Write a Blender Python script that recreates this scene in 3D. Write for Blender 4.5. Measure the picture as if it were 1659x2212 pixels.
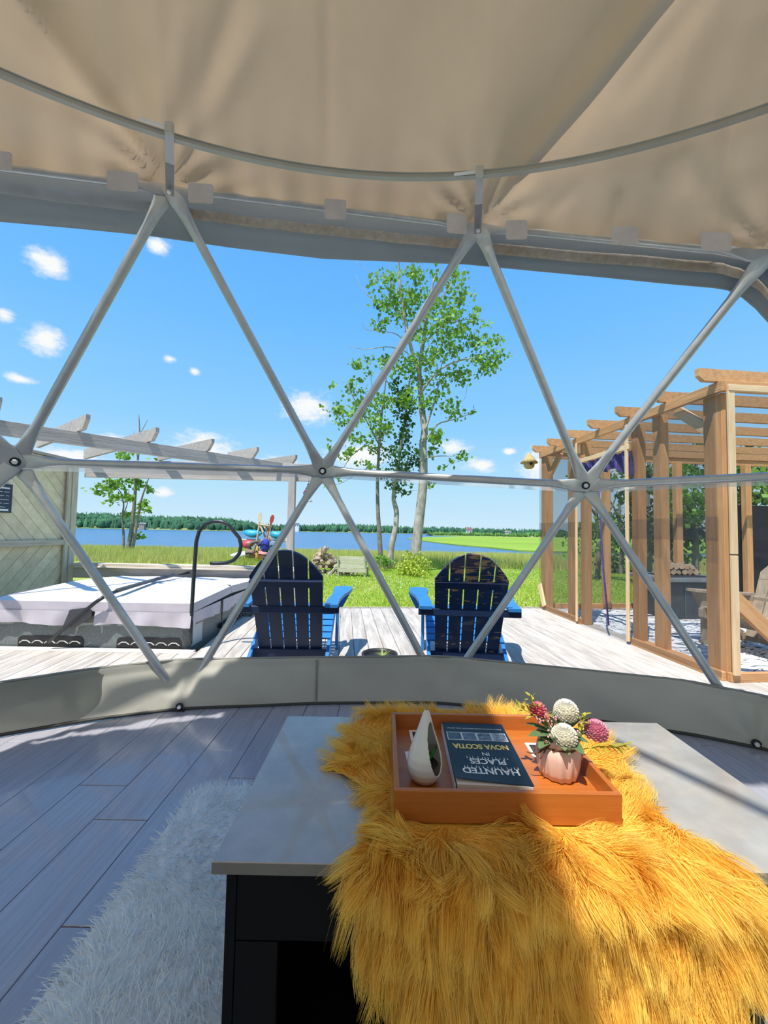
import bpy, math, random
import numpy as np
from mathutils import Vector, Matrix, Quaternion

random.seed(7)
rng = np.random.default_rng(11)
for o in list(bpy.data.objects):
    bpy.data.objects.remove(o)
scene = bpy.context.scene
COL = scene.collection

# ------------------------------------------------------------------ camera
FPX, PITCH, ROLL, CAMH = 860.0, 0.0475, 0.019, 1.1
camd = bpy.data.cameras.new('camera')
camd.sensor_fit = 'HORIZONTAL'
camd.sensor_width = 36.0
camd.lens = 36.0 * FPX / 1659.0
camd.clip_start = 0.02
camd.clip_end = 3000
cam = bpy.data.objects.new('camera', camd)
COL.objects.link(cam)
_F = Vector((0, math.cos(PITCH), math.sin(PITCH)))
_U = Vector((0, -math.sin(PITCH), math.cos(PITCH)))
_X = Vector((1, 0, 0))
_r = _X * math.cos(ROLL) + _U * math.sin(ROLL)
_u = -_X * math.sin(ROLL) + _U * math.cos(ROLL)
m = Matrix((_r, _u, -_F)).transposed().to_4x4()
m.translation = (0, 0, CAMH)
cam.matrix_world = m
scene.camera = cam

def ray(px, py):
    u = px - 829.5
    v = py - 1106.0
    cr, sr = math.cos(ROLL), math.sin(ROLL)
    a = cr * u + sr * v
    b = -sr * u + cr * v
    dx, dz = a / FPX, -b / FPX
    c, s = math.cos(PITCH), math.sin(PITCH)
    return Vector((dx, c - s * dz, s + c * dz))
def PZ(px, py, z=0.0):                       # where the sight line meets the level z
    d = ray(px, py)
    return d * ((z - CAMH) / d.z) + Vector((0, 0, CAMH))
def PY(px, py, y):                           # where it reaches the distance y
    d = ray(px, py)
    return d * (y / d.y) + Vector((0, 0, CAMH))

# ------------------------------------------------------------------ light
SUN_TRAVEL = Vector((0.45, 0.65, -1.69)).normalized()
sund = bpy.data.lights.new('sun', 'SUN')
sund.energy = 6.2
sund.angle = math.radians(0.53)
sund.color = (1.0, 0.955, 0.88)
sun = bpy.data.objects.new('sun', sund)
COL.objects.link(sun)
sun.rotation_euler = SUN_TRAVEL.to_track_quat('-Z', 'Y').to_euler()
sun.location = (-6, -8, 20)

scene.view_settings.view_transform = 'Standard'
scene.view_settings.look = 'None'
scene.view_settings.exposure = 0.0
scene.view_settings.gamma = 1.0
scene.view_settings.use_curve_mapping = False

def build_world():
    w = bpy.data.worlds.new('summer_sky')
    scene.world = w
    w.use_nodes = True
    nt = w.node_tree
    nt.nodes.clear()
    N, L = nt.nodes.new, nt.links.new
    out = N('ShaderNodeOutputWorld')
    bg = N('ShaderNodeBackground')
    bg.inputs['Strength'].default_value = 1.0
    L(bg.outputs[0], out.inputs[0])
    tc = N('ShaderNodeTexCoord')
    nrm = N('ShaderNodeVectorMath'); nrm.operation = 'NORMALIZE'
    L(tc.outputs['Generated'], nrm.inputs[0])
    sep = N('ShaderNodeSeparateXYZ')
    L(nrm.outputs[0], sep.inputs[0])
    ramp = N('ShaderNodeValToRGB')
    el = ramp.color_ramp.elements
    el[0].position = 0.0; el[0].color = (0.66, 0.86, 1.0, 1)
    el[1].position = 1.0; el[1].color = (0.05, 0.24, 0.72, 1)
    for p, c in ((0.10, (0.50, 0.79, 1.0)), (0.24, (0.30, 0.66, 1.05)), (0.45, (0.175, 0.53, 1.05)), (0.7, (0.10, 0.40, 0.98))):
        e = el.new(p); e.color = (*c, 1)
    L(sep.outputs['Z'], ramp.inputs[0])
    # clouds: soft heaps around the directions where the sky shows them, plus a loose band all round
    noise = N('ShaderNodeTexNoise')
    noise.inputs['Scale'].default_value = 26.0
    noise.inputs['Detail'].default_value = 7.0
    noise.inputs['Roughness'].default_value = 0.68
    mp = N('ShaderNodeMapping')
    mp.inputs['Scale'].default_value = (1, 1, 1.9)
    L(nrm.outputs[0], mp.inputs[0])
    L(mp.outputs[0], noise.inputs['Vector'])
    total = None
    blobs = [(105, 568, 62, 40), (95, 735, 55, 48), (340, 530, 36, 34), (8, 682, 26, 20), (40, 818, 42, 16),
             (662, 880, 85, 52), (440, 968, 105, 52), (235, 955, 80, 26), (366, 775, 20, 12), (420, 802, 18, 12),
             (350, 1062, 34, 18), (775, 985, 110, 46), (975, 965, 58, 22), (1035, 1006, 60, 24), (1158, 1005, 52, 52),
             (1100, 975, 20, 12), (150, 985, 90, 30), (1350, 1010, 70, 30), (600, 1005, 60, 30)]
    for px, py, rx, ry in blobs:
        d = ray(px, py).normalized()
        sub = N('ShaderNodeVectorMath'); sub.operation = 'SUBTRACT'
        L(nrm.outputs[0], sub.inputs[0])
        sub.inputs[1].default_value = d
        k = d.y / FPX
        mul = N('ShaderNodeVectorMath'); mul.operation = 'MULTIPLY'
        L(sub.outputs[0], mul.inputs[0])
        mul.inputs[1].default_value = (1 / (rx * k), 1 / (rx * k), 1 / (ry * k))
        ln = N('ShaderNodeVectorMath'); ln.operation = 'LENGTH'
        L(mul.outputs[0], ln.inputs[0])
        mr = N('ShaderNodeMapRange')
        mr.inputs['From Min'].default_value = 0.0
        mr.inputs['From Max'].default_value = 1.45
        mr.inputs['To Min'].default_value = 1.0
        mr.inputs['To Max'].default_value = 0.0
        L(ln.outputs['Value'], mr.inputs['Value'])
        if total is None:
            total = mr.outputs[0]
        else:
            mx = N('ShaderNodeMath'); mx.operation = 'MAXIMUM'
            L(total, mx.inputs[0]); L(mr.outputs[0], mx.inputs[1])
            total = mx.outputs[0]
    n2 = N('ShaderNodeTexNoise')
    n2.inputs['Scale'].default_value = 3.3
    n2.inputs['Detail'].default_value = 4.0
    L(mp.outputs[0], n2.inputs['Vector'])
    band = N('ShaderNodeMapRange')
    band.inputs['From Min'].default_value = 0.62
    band.inputs['From Max'].default_value = 0.78
    L(n2.outputs['Fac'], band.inputs['Value'])
    half = N('ShaderNodeMath'); half.operation = 'MULTIPLY'
    L(band.outputs[0], half.inputs[0]); half.inputs[1].default_value = 0.55
    mx = N('ShaderNodeMath'); mx.operation = 'MAXIMUM'
    L(total, mx.inputs[0]); L(half.outputs[0], mx.inputs[1])
    add = N('ShaderNodeMath'); add.operation = 'ADD'
    L(mx.outputs[0], add.inputs[0])
    L(noise.outputs['Fac'], add.inputs[1])
    sm = N('ShaderNodeMapRange'); sm.interpolation_type = 'SMOOTHSTEP'
    sm.inputs['From Min'].default_value = 0.93
    sm.inputs['From Max'].default_value = 1.42
    L(add.outputs[0], sm.inputs['Value'])
    mix = N('ShaderNodeMix'); mix.data_type = 'RGBA'
    L(sm.outputs[0], mix.inputs['Factor'])
    L(ramp.outputs[0], mix.inputs['A'])
    mix.inputs['B'].default_value = (1.0, 1.0, 1.0, 1)
    L(mix.outputs['Result'], bg.inputs['Color'])
build_world()

# ------------------------------------------------------------------ materials
MATS = {}
def M(name, col, rough=0.6, var=0.12, scale=8.0, col2=None, bump=0.0, bscale=40.0, metal=0.0, stretch=None,
      spec=0.5, translucent=0.0, island=0.0, objvar=0.0, coat=0.0, contrast=(0.3, 0.7), alpha=1.0):
    """a procedural Principled material: noise between two tones, fine relief, optional grain direction"""
    if name in MATS:
        return MATS[name]
    mt = bpy.data.materials.new(name)
    MATS[name] = mt
    mt.use_nodes = True
    nt = mt.node_tree
    nt.nodes.clear()
    N, L = nt.nodes.new, nt.links.new
    out = N('ShaderNodeOutputMaterial')
    bs = N('ShaderNodeBsdfPrincipled')
    bs.inputs['Roughness'].default_value = rough
    bs.inputs['Metallic'].default_value = metal
    bs.inputs['Specular IOR Level'].default_value = spec
    bs.inputs['Coat Weight'].default_value = coat
    tc = N('ShaderNodeTexCoord')
    oi = N('ShaderNodeObjectInfo')
    off = N('ShaderNodeVectorMath'); off.operation = 'MULTIPLY_ADD'
    comb = N('ShaderNodeCombineXYZ')
    for i in range(3):
        L(oi.outputs['Random'], comb.inputs[i])
    L(comb.outputs[0], off.inputs[0])
    off.inputs[1].default_value = (13.0, 17.0, 7.0)
    L(tc.outputs['Object'], off.inputs[2])
    mp = N('ShaderNodeMapping')
    mp.inputs['Scale'].default_value = stretch or (1, 1, 1)
    L(off.outputs[0], mp.inputs[0])
    ns = N('ShaderNodeTexNoise')
    ns.inputs['Scale'].default_value = scale
    ns.inputs['Detail'].default_value = 6
    ns.inputs['Roughness'].default_value = 0.6
    L(mp.outputs[0], ns.inputs['Vector'])
    if col2 is None:
        c2 = tuple(max(0, c * (1 - var)) for c in col)
        c1 = tuple(min(1, c * (1 + var)) for c in col)
    else:
        c1, c2 = col, col2
    rp = N('ShaderNodeMapRange')
    rp.inputs['From Min'].default_value = contrast[0]
    rp.inputs['From Max'].default_value = contrast[1]
    L(ns.outputs['Fac'], rp.inputs['Value'])
    mx = N('ShaderNodeMix'); mx.data_type = 'RGBA'
    L(rp.outputs[0], mx.inputs['Factor'])
    mx.inputs['A'].default_value = (*c1, 1)
    mx.inputs['B'].default_value = (*c2, 1)
    csock = mx.outputs['Result']
    if island or objvar:
        hs = N('ShaderNodeHueSaturation')
        mr = N('ShaderNodeMapRange')
        k = island or objvar
        mr.inputs['To Min'].default_value = 1 - k
        mr.inputs['To Max'].default_value = 1 + k
        if island:
            ge = N('ShaderNodeNewGeometry')
            L(ge.outputs['Random Per Island'], mr.inputs['Value'])
        else:
            L(oi.outputs['Random'], mr.inputs['Value'])
        L(mr.outputs[0], hs.inputs['Value'])
        L(csock, hs.inputs['Color'])
        csock = hs.outputs[0]
    L(csock, bs.inputs['Base Color'])
    if bump:
        nb = N('ShaderNodeTexNoise')
        nb.inputs['Scale'].default_value = bscale
        nb.inputs['Detail'].default_value = 4
        L(mp.outputs[0], nb.inputs['Vector'])
        bp = N('ShaderNodeBump')
        bp.inputs['Strength'].default_value = bump
        bp.inputs['Distance'].default_value = 0.01
        L(nb.outputs['Fac'], bp.inputs['Height'])
        L(bp.outputs[0], bs.inputs['Normal'])
    sh = bs.outputs[0]
    if translucent:
        tr = N('ShaderNodeBsdfTranslucent')
        L(csock, tr.inputs['Color'])
        ms = N('ShaderNodeMixShader')
        ms.inputs[0].default_value = translucent
        L(sh, ms.inputs[1]); L(tr.outputs[0], ms.inputs[2])
        sh = ms.outputs[0]
    if alpha < 1:
        tp = N('ShaderNodeBsdfTransparent')
        ms = N('ShaderNodeMixShader')
        ms.inputs[0].default_value = alpha
        L(tp.outputs[0], ms.inputs[1]); L(sh, ms.inputs[2])
        sh = ms.outputs[0]
    L(sh, out.inputs[0])
    return mt

def clear_sheet(name, tint=(0.97, 0.985, 0.99), rough=0.03, gloss=0.9):
    """clear vinyl: lets light through, mirrors a little at grazing angles"""
    mt = bpy.data.materials.new(name)
    mt.use_nodes = True
    nt = mt.node_tree
    nt.nodes.clear()
    N, L = nt.nodes.new, nt.links.new
    out = N('ShaderNodeOutputMaterial')
    tp = N('ShaderNodeBsdfTransparent'); tp.inputs[0].default_value = (*tint, 1)
    gl = N('ShaderNodeBsdfGlossy'); gl.inputs['Roughness'].default_value = rough
    fr = N('ShaderNodeFresnel'); fr.inputs[0].default_value = 1.3
    nz = N('ShaderNodeTexNoise'); nz.inputs['Scale'].default_value = 5
    tc = N('ShaderNodeTexCoord'); L(tc.outputs['Object'], nz.inputs['Vector'])
    bp = N('ShaderNodeBump'); bp.inputs['Strength'].default_value = 0.15; bp.inputs['Distance'].default_value = 0.02
    L(nz.outputs['Fac'], bp.inputs['Height'])
    L(bp.outputs[0], gl.inputs['Normal'])
    mu = N('ShaderNodeMath'); mu.operation = 'MULTIPLY'; mu.inputs[1].default_value = gloss
    L(fr.outputs[0], mu.inputs[0])
    ms = N('ShaderNodeMixShader')
    L(mu.outputs[0], ms.inputs[0]); L(tp.outputs[0], ms.inputs[1]); L(gl.outputs[0], ms.inputs[2])
    L(ms.outputs[0], out.inputs[0])
    return mt

# ------------------------------------------------------------------ helpers
WL = {}
def tag(o, label=None, cat=None, group=None, kind=None):
    if label: o['label'] = label
    if cat: o['category'] = cat
    if group: o['group'] = group
    if kind: o['kind'] = kind
    return o
def thing(name, loc, label, cat, group=None, rotz=0.0):
    o = bpy.data.objects.new(name, None)
    o.empty_display_size = 0.1
    COL.objects.link(o)
    o.location = loc
    o.rotation_euler = (0, 0, rotz)
    WL[o.name] = Vector(loc)
    tag(o, label, cat, group)
    return o
def structure(name, loc=(0, 0, 0)):
    o = bpy.data.objects.new(name, None)
    COL.objects.link(o)
    o.location = loc
    WL[o.name] = Vector(loc)
    o['kind'] = 'structure'
    return o

class MB:
    def __init__(s):
        s.v, s.f = [], []
    def add(s, vs, fs):
        b = len(s.v)
        s.v += [tuple(v) for v in vs]
        s.f += [tuple(i + b for i in f) for f in fs]
        return s
    def box(s, c, d, rot=None, ch=0.0):
        vs, fs = chamfer_box(d[0], d[1], d[2], ch)
        c = Vector(c)
        return s.add([(rot @ Vector(v) if rot else Vector(v)) + c for v in vs], fs)
    def beam(s, p0, p1, w, h, up=(0, 0, 1), ch=0.003):
        p0, p1 = Vector(p0), Vector(p1)
        r = frame_rot(p1 - p0, up)
        return s.box((p0 + p1) / 2, (w, (p1 - p0).length, h), r, ch)
    def tube(s, pts, r, n=10, cap=True, closed=False):
        pts = [Vector(p) for p in pts]
        k = len(pts)
        rs = r if isinstance(r, (list, tuple)) else [r] * k
        prev = None
        rings = []
        for i, p in enumerate(pts):
            if closed:
                t = (pts[(i + 1) % k] - pts[i - 1]).normalized()
            else:
                t = (pts[min(i + 1, k - 1)] - pts[max(i - 1, 0)]).normalized()
            if prev is None:
                a = t.orthogonal().normalized()
            else:
                a = (prev - t * prev.dot(t))
                a = a.normalized() if a.length > 1e-6 else t.orthogonal().normalized()
            prev = a
            b = t.cross(a)
            rings.append([p + (a * math.cos(2 * math.pi * j / n) + b * math.sin(2 * math.pi * j / n)) * rs[i] for j in range(n)])
        b0 = len(s.v)
        for rg in rings:
            s.v += [tuple(q) for q in rg]
        m_ = k if closed else k - 1
        for i in range(m_):
            i2 = (i + 1) % k
            for j in range(n):
                j2 = (j + 1) % n
                s.f.append((b0 + i * n + j, b0 + i * n + j2, b0 + i2 * n + j2, b0 + i2 * n + j))
        if cap and not closed:
            s.f.append(tuple(b0 + j for j in reversed(range(n))))
            s.f.append(tuple(b0 + (k - 1) * n + j for j in range(n)))
        return s
    def lathe(s, prof, c=(0, 0, 0), n=24, fn=None):
        c = Vector(c)
        b0 = len(s.v)
        for (r, z) in prof:
            for j in range(n):
                a = 2 * math.pi * j / n
                rr = r * (fn(a, z) if fn else 1)
                s.v.append(tuple(c + Vector((rr * math.cos(a), rr * math.sin(a), z))))
        for i in range(len(prof) - 1):
            for j in range(n):
                j2 = (j + 1) % n
                s.f.append((b0 + i * n + j, b0 + i * n + j2, b0 + (i + 1) * n + j2, b0 + (i + 1) * n + j))
        if prof[0][0] > 1e-6:
            s.f.append(tuple(b0 + j for j in reversed(range(n))))
        if prof[-1][0] > 1e-6:
            s.f.append(tuple(b0 + (len(prof) - 1) * n + j for j in range(n)))
        return s
    def prism(s, poly, o, ex, ey, t):
        """outline poly in the plane o+ex,ey, thickened by t along ex x ey"""
        o, ex, ey = Vector(o), Vector(ex), Vector(ey)
        nz = ex.cross(ey).normalized() * t
        n = len(poly)
        a = [o + ex * p[0] + ey * p[1] for p in poly]
        vs = a + [q + nz for q in a]
        fs = [tuple(reversed(range(n))), tuple(range(n, 2 * n))]
        fs += [(i, (i + 1) % n, n + (i + 1) % n, n + i) for i in range(n)]
        return s.add(vs, fs)
    def sphere(s, c, r, n=12, m_=8, sc=(1, 1, 1)):
        c = Vector(c)
        prof = []
        b0 = len(s.v)
        for i in range(m_ + 1):
            th = math.pi * i / m_
            for j in range(n):
                a = 2 * math.pi * j / n
                s.v.append(tuple(c + Vector((r * sc[0] * math.sin(th) * math.cos(a), r * sc[1] * math.sin(th) * math.sin(a), r * sc[2] * math.cos(th)))))
        for i in range(m_):
            for j in range(n):
                j2 = (j + 1) % n
                s.f.append((b0 + i * n + j, b0 + (i + 1) * n + j, b0 + (i + 1) * n + j2, b0 + i * n + j2))
        return s
    def build(s, name, mat, parent=None, smooth=False, local=False):
        me = bpy.data.meshes.new(name)
        vs = s.v
        if parent is not None and not local:
            off = WL.get(parent.name, Vector())
            vs = [(v[0] - off.x, v[1] - off.y, v[2] - off.z) for v in vs]
        me.from_pydata(vs, [], s.f)
        me.validate()
        if smooth:
            me.polygons.foreach_set('use_smooth', [True] * len(me.polygons))
        o = bpy.data.objects.new(name, me)
        if mat: me.materials.append(mat)
        COL.objects.link(o)
        if parent is not None:
            o.parent = parent
            WL[o.name] = WL.get(parent.name, Vector()) if not local else Vector()
        else:
            WL[o.name] = Vector()
        return o
    def build_at(s, name, mat, loc, smooth=False):
        """top-level mesh whose origin sits at loc"""
        loc = Vector(loc)
        s.v = [tuple(Vector(v) - loc) for v in s.v]
        o = s.build(name, mat, None, smooth)
        o.location = loc
        WL[o.name] = loc
        return o

def frame_rot(d, up=(0, 0, 1)):
    y = Vector(d).normalized()
    u = Vector(up)
    x = y.cross(u)
    if x.length < 1e-5:
        x = y.cross(Vector((1, 0, 0)))
    x.normalize()
    z = x.cross(y).normalized()
    return Matrix((x, y, z)).transposed()

def chamfer_box(w, l, h, c=0.0):
    a, b, d = w / 2, l / 2, h / 2
    if c <= 0:
        vs = [(x, y, z) for x in (-a, a) for y in (-b, b) for z in (-d, d)]
        fs = [(0, 1, 3, 2), (4, 6, 7, 5), (0, 4, 5, 1), (2, 3, 7, 6), (0, 2, 6, 4), (1, 5, 7, 3)]
        return vs, fs
    c = min(c, a * .8, b * .8, d * .8)
    vs, idx = [], {}
    for sx in (-1, 1):
        for sy in (-1, 1):
            for sz in (-1, 1):
                for k, p in enumerate(((sx * a, sy * (b - c), sz * (d - c)), (sx * (a - c), sy * b, sz * (d - c)), (sx * (a - c), sy * (b - c), sz * d))):
                    idx[(sx, sy, sz, k)] = len(vs)
                    vs.append(p)
    fs = []
    I = lambda sx, sy, sz, k: idx[(sx, sy, sz, k)]
    for s_ in (-1, 1):
        q = [(-1, -1), (1, -1), (1, 1), (-1, 1)]
        fs.append(tuple(I(s_, p[0], p[1], 0) for p in (q if s_ > 0 else q[::-1])))
        fs.append(tuple(I(p[0], s_, p[1], 1) for p in (q[::-1] if s_ > 0 else q)))
        fs.append(tuple(I(p[0], p[1], s_, 2) for p in (q if s_ > 0 else q[::-1])))
    for s1 in (-1, 1):
        for s2 in (-1, 1):
            f = (I(s1, s2, -1, 0), I(s1, s2, -1, 1), I(s1, s2, 1, 1), I(s1, s2, 1, 0))
            fs.append(f if s1 * s2 < 0 else f[::-1])
            fs[-1] = fs[-1][::-1]
            f = (I(s1, -1, s2, 0), I(s1, -1, s2, 2), I(s1, 1, s2, 2), I(s1, 1, s2, 0))
            fs.append(f if s1 * s2 > 0 else f[::-1])
            fs[-1] = fs[-1][::-1]
            f = (I(-1, s1, s2, 1), I(-1, s1, s2, 2), I(1, s1, s2, 2), I(1, s1, s2, 1))
            fs.append(f if s1 * s2 < 0 else f[::-1])
            fs[-1] = fs[-1][::-1]
    for sx in (-1, 1):
        for sy in (-1, 1):
            for sz in (-1, 1):
                f = (I(sx, sy, sz, 0), I(sx, sy, sz, 1), I(sx, sy, sz, 2))
                fs.append(f if sx * sy * sz > 0 else f[::-1])
    return vs, fs

BOXES = {}
def piece(name, mat, parent, c, d, rot=None, ch=0.003, local=False):
    """one board or bar as an object of its own; alike sizes share a mesh"""
    key = (round(d[0], 3), round(d[1], 3), round(d[2], 3), round(ch, 4), mat.name)
    me = BOXES.get(key)
    if me is None:
        vs, fs = chamfer_box(key[0], key[1], key[2], ch)
        me = bpy.data.meshes.new(name)
        me.from_pydata(vs, [], fs)
        me.materials.append(mat)
        BOXES[key] = me
    o = bpy.data.objects.new(name, me)
    COL.objects.link(o)
    c = Vector(c)
    if parent is not None:
        o.parent = parent
        if not local:
            c = c - WL.get(parent.name, Vector())
    mw = (rot.to_4x4() if rot else Matrix.Identity(4))
    mw.translation = c
    o.matrix_local = mw
    return o
def beam(name, mat, parent, p0, p1, w, h, up=(0, 0, 1), ch=0.003, local=False):
    p0, p1 = Vector(p0), Vector(p1)
    return piece(name, mat, parent, (p0 + p1) / 2, (w, (p1 - p0).length, h), frame_rot(p1 - p0, up), ch, local)

def np_mesh(name, V, F, mat, parent=None, smooth=False, loc=None):
    V = np.asarray(V, dtype=np.float32)
    F = np.asarray(F, dtype=np.int32)
    k = F.shape[1]
    if loc is not None:
        V = V - np.array(loc, dtype=np.float32)
    elif parent is not None:
        V = V - np.array(WL.get(parent.name, Vector()), dtype=np.float32)
    me = bpy.data.meshes.new(name)
    me.vertices.add(len(V))
    me.vertices.foreach_set('co', V.ravel())
    me.loops.add(F.size)
    me.loops.foreach_set('vertex_index', F.ravel())
    me.polygons.add(len(F))
    me.polygons.foreach_set('loop_start', np.arange(0, F.size, k, dtype=np.int32))
    me.polygons.foreach_set('loop_total', np.full(len(F), k, dtype=np.int32))
    if smooth:
        me.polygons.foreach_set('use_smooth', np.ones(len(F), dtype=bool))
    me.update(calc_edges=True)
    me.materials.append(mat)
    o = bpy.data.objects.new(name, me)
    COL.objects.link(o)
    if loc is not None:
        o.location = loc
    if parent is not None:
        o.parent = parent
    WL[o.name] = Vector(loc) if loc is not None else (WL.get(parent.name, Vector()) if parent is not None else Vector())
    return o

def grid_faces(nu, nv, wrap=False):
    F = []
    for i in range(nu if wrap else nu - 1):
        for j in range(nv - 1):
            a, b = i * nv + j, ((i + 1) % nu) * nv + j
            F.append((a, b, b + 1, a + 1))
    return F
def lerp_poly(pts, xs):
    """points of a polyline at the parameters xs in 0..len-1"""
    out = []
    for x in xs:
        i = min(int(x), len(pts) - 2)
        out.append(Vector(pts[i]).lerp(Vector(pts[i + 1]), x - i))
    return out
def clip_poly(poly, a, b, c):
    """keep the part of poly with a*x+b*y<=c"""
    out = []
    n = len(poly)
    for i in range(n):
        p, q = poly[i], poly[(i + 1) % n]
        dp, dq = a * p[0] + b * p[1] - c, a * q[0] + b * q[1] - c
        if dp <= 0: out.append(p)
        if dp * dq < 0:
            t = dp / (dp - dq)
            out.append((p[0] + (q[0] - p[0]) * t, p[1] + (q[1] - p[1]) * t))
    return out

# ================================================================== THE DOME
DC = Vector((0.07, -1.30, 0.71))         # centre of the dome sphere
DR = 4.01
HUB = {'b0': Vector((-1.213, 2.460, 0.02)), 'b1': Vector((0.405, 2.633, 0.02)), 'b2': Vector((1.981, 2.149, 0.02)),
       'm0': Vector((-1.943, 2.090, 1.429)), 'm1': Vector((-0.407, 2.596, 1.486)), 'm2': Vector((1.246, 2.467, 1.408)),
       't0': Vector((-1.102, 1.914, 2.797)), 't1': Vector((0.484, 2.107, 2.781)), 't2': Vector((1.828, 1.866, 2.472))}
def on_ring(az, z, R=DR):
    r = math.sqrt(max(0, R * R - (z - DC.z) ** 2))
    a = math.radians(az)
    return Vector((DC.x + r * math.sin(a), DC.y + r * math.cos(a), z))
def az_of(p):
    return math.degrees(math.atan2(p.x - DC.x, p.y - DC.y))
def on_dome(px, py, R=DR):
    d = ray(px, py).normalized()
    o = Vector((0, 0, CAMH)) - DC
    b = o.dot(d)
    return Vector((0, 0, CAMH)) + d * (-b + math.sqrt(b * b - o.dot(o) + R * R))
for k_ in ('b0', 'b1', 'b2'):              # the tubes' feet stand just outside the skirt
    HUB[k_] = HUB[k_] + Vector((HUB[k_].x - DC.x, HUB[k_].y - DC.y, 0)).normalized() * .07
# the hubs beyond the frame, from the same geodesic pattern
HUB['m-1'] = on_ring(-54, 1.43); HUB['m3'] = on_ring(42, 1.43)
HUB['b-1'] = on_ring(-43, 0.02); HUB['b3'] = on_ring(53, 0.02)
HUB['t-1'] = on_ring(-43, 2.47); HUB['t3'] = on_ring(52, 2.79)

steel = M('galvanised_steel', (0.52, 0.54, 0.53), rough=0.38, var=0.10, scale=14, metal=0.55, spec=0.5, bump=0.03)
bolt_m = M('zinc_bolt', (0.78, 0.79, 0.78), rough=0.3, metal=0.7, var=0.05)
black_m = M('black_rubber', (0.012, 0.012, 0.014), rough=0.5)

frame = thing('dome_frame', (DC.x, DC.y, 0.0), 'grey galvanised tube frame of the dome in front of the clear window', 'dome frame')
def strut(a, b, lift):
    pa, pb = HUB[a], HUB[b]
    t = (pb - pa).normalized()
    Ln = (pb - pa).length
    n0 = ((pa + pb) / 2 - DC).normalized()
    sd = t.cross(n0).normalized()
    n0 = sd.cross(t).normalized()
    secs = []
    flat, rnd = (0.039, 0.0045), (0.0235, 0.0235)
    prof = [(-0.035, (0.024, 0.0045)), (-0.02, flat), (0.075, flat), (0.10, (0.034, 0.008)), (0.16, (0.028, 0.018)), (0.22, rnd)]
    for s_, wh in prof:
        secs.append((s_, wh))
    for s_, wh in reversed(prof):
        secs.append((Ln - s_, wh))
    mb = MB()
    n = 16
    for s_, (w, h) in secs:
        off = lift * max(0, 1 - min(s_, Ln - s_) / 0.3)
        c = pa + t * s_ - n0 * off
        for j in range(n):
            an = 2 * math.pi * j / n
            ca, sa = math.cos(an), math.sin(an)
            if h < 0.01:                      # flattened ends are squarish
                ca = math.copysign(abs(ca) ** 0.5, ca)
            mb.v.append(tuple(c + sd * (w * ca) + n0 * (h * sa)))
    k = len(secs)
    for i in range(k - 1):
        for j in range(n):
            j2 = (j + 1) % n
            mb.f.append((i * n + j, i * n + j2, (i + 1) * n + j2, (i + 1) * n + j))
    mb.f.append(tuple(reversed(range(n))))
    mb.f.append(tuple((k - 1) * n + j for j in range(n)))
    o = mb.build('strut', steel, frame, smooth=True)
    return o
STR = [('b0', 'm0'), ('b0', 'm1'), ('b1', 'm1'), ('b1', 'm2'), ('b2', 'm2'), ('b2', 'm3'), ('m0', 'm1'), ('m1', 'm2'), ('m2', 'm3'),
       ('m0', 't0'), ('m1', 't0'), ('m1', 't1'), ('m2', 't1'), ('m2', 't2'), ('m3', 't2'), ('m-1', 'm0'), ('b-1', 'm0'), ('t-1', 'm0'),
       ('m-1', 'b-1'), ('m-1', 't-1'), ('t-1', 't0'), ('t0', 't1'), ('t1', 't2'), ('m3', 'b3'), ('t2', 't3')]
cnt = {}
for a, b in STR:
    la = cnt.get(a, 0) + cnt.get(b, 0)
    cnt[a] = cnt.get(a, 0) + 1
    cnt[b] = cnt.get(b, 0) + 1
    strut(a, b, (la % 6) * 0.0055)
def hex_bolt(parent, p, inward, r=0.014, washer=True, mat=None, h=0.014, base=0.0):
    inward = Vector(inward).normalized()
    rot = frame_rot(inward)
    e1, e2 = rot.col[0], rot.col[2]
    p = Vector(p) + inward * base
    if washer:
        w = MB().tube([p, p + inward * 0.004], r * 1.7, 16)
        w.build('washer', black_m, parent)
    mb = MB()
    n = 6
    for hh, rr in ((0.003, r), (h, r), (h + 0.004, r * 0.75)):
        for j in range(n):
            a = math.pi / 3 * j
            mb.v.append(tuple(p + inward * hh + (e1 * math.cos(a) + e2 * math.sin(a)) * rr))
    for i in range(2):
        for j in range(n):
            mb.f.append((i * n + j, i * n + (j + 1) % n, (i + 1) * n + (j + 1) % n, (i + 1) * n + j))
    mb.f.append(tuple(2 * n + j for j in range(n)))
    mb.build('hub_bolt', mat or bolt_m, parent)
for k in ('m0', 'm1', 'm2', 'm3', 'm-1'):
    hex_bolt(frame, HUB[k], DC - HUB[k], base=0.034)

# ---------------- clear window, one sheet of vinyl outside the struts
vinyl = clear_sheet('clear_vinyl')
def outset(p, d=0.045):
    return Vector(p) + (Vector(p) - DC).normalized() * d
wb = MB()
hl = {k: outset(v) for k, v in HUB.items()}
tris = [('b-1', 'm0', 'm-1'), ('b-1', 'b0', 'm0'), ('b0', 'm1', 'm0'), ('b0', 'b1', 'm1'), ('b1', 'm2', 'm1'), ('b1', 'b2', 'm2'), ('b2', 'm3', 'm2'),
        ('m-1', 'm0', 't-1'), ('m0', 't0', 't-1'), ('m0', 'm1', 't0'), ('m1', 't1', 't0'), ('m1', 'm2', 't1'), ('m2', 't2', 't1'), ('m2', 'm3', 't2')]
keys = list(hl)
wb.add([hl[k] for k in keys], [tuple(keys.index(k) for k in t) for t in tris])
win = wb.build('window_1', vinyl)
win['kind'] = 'structure'
win['label'] = 'wide clear vinyl window sheet of the dome'
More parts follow.
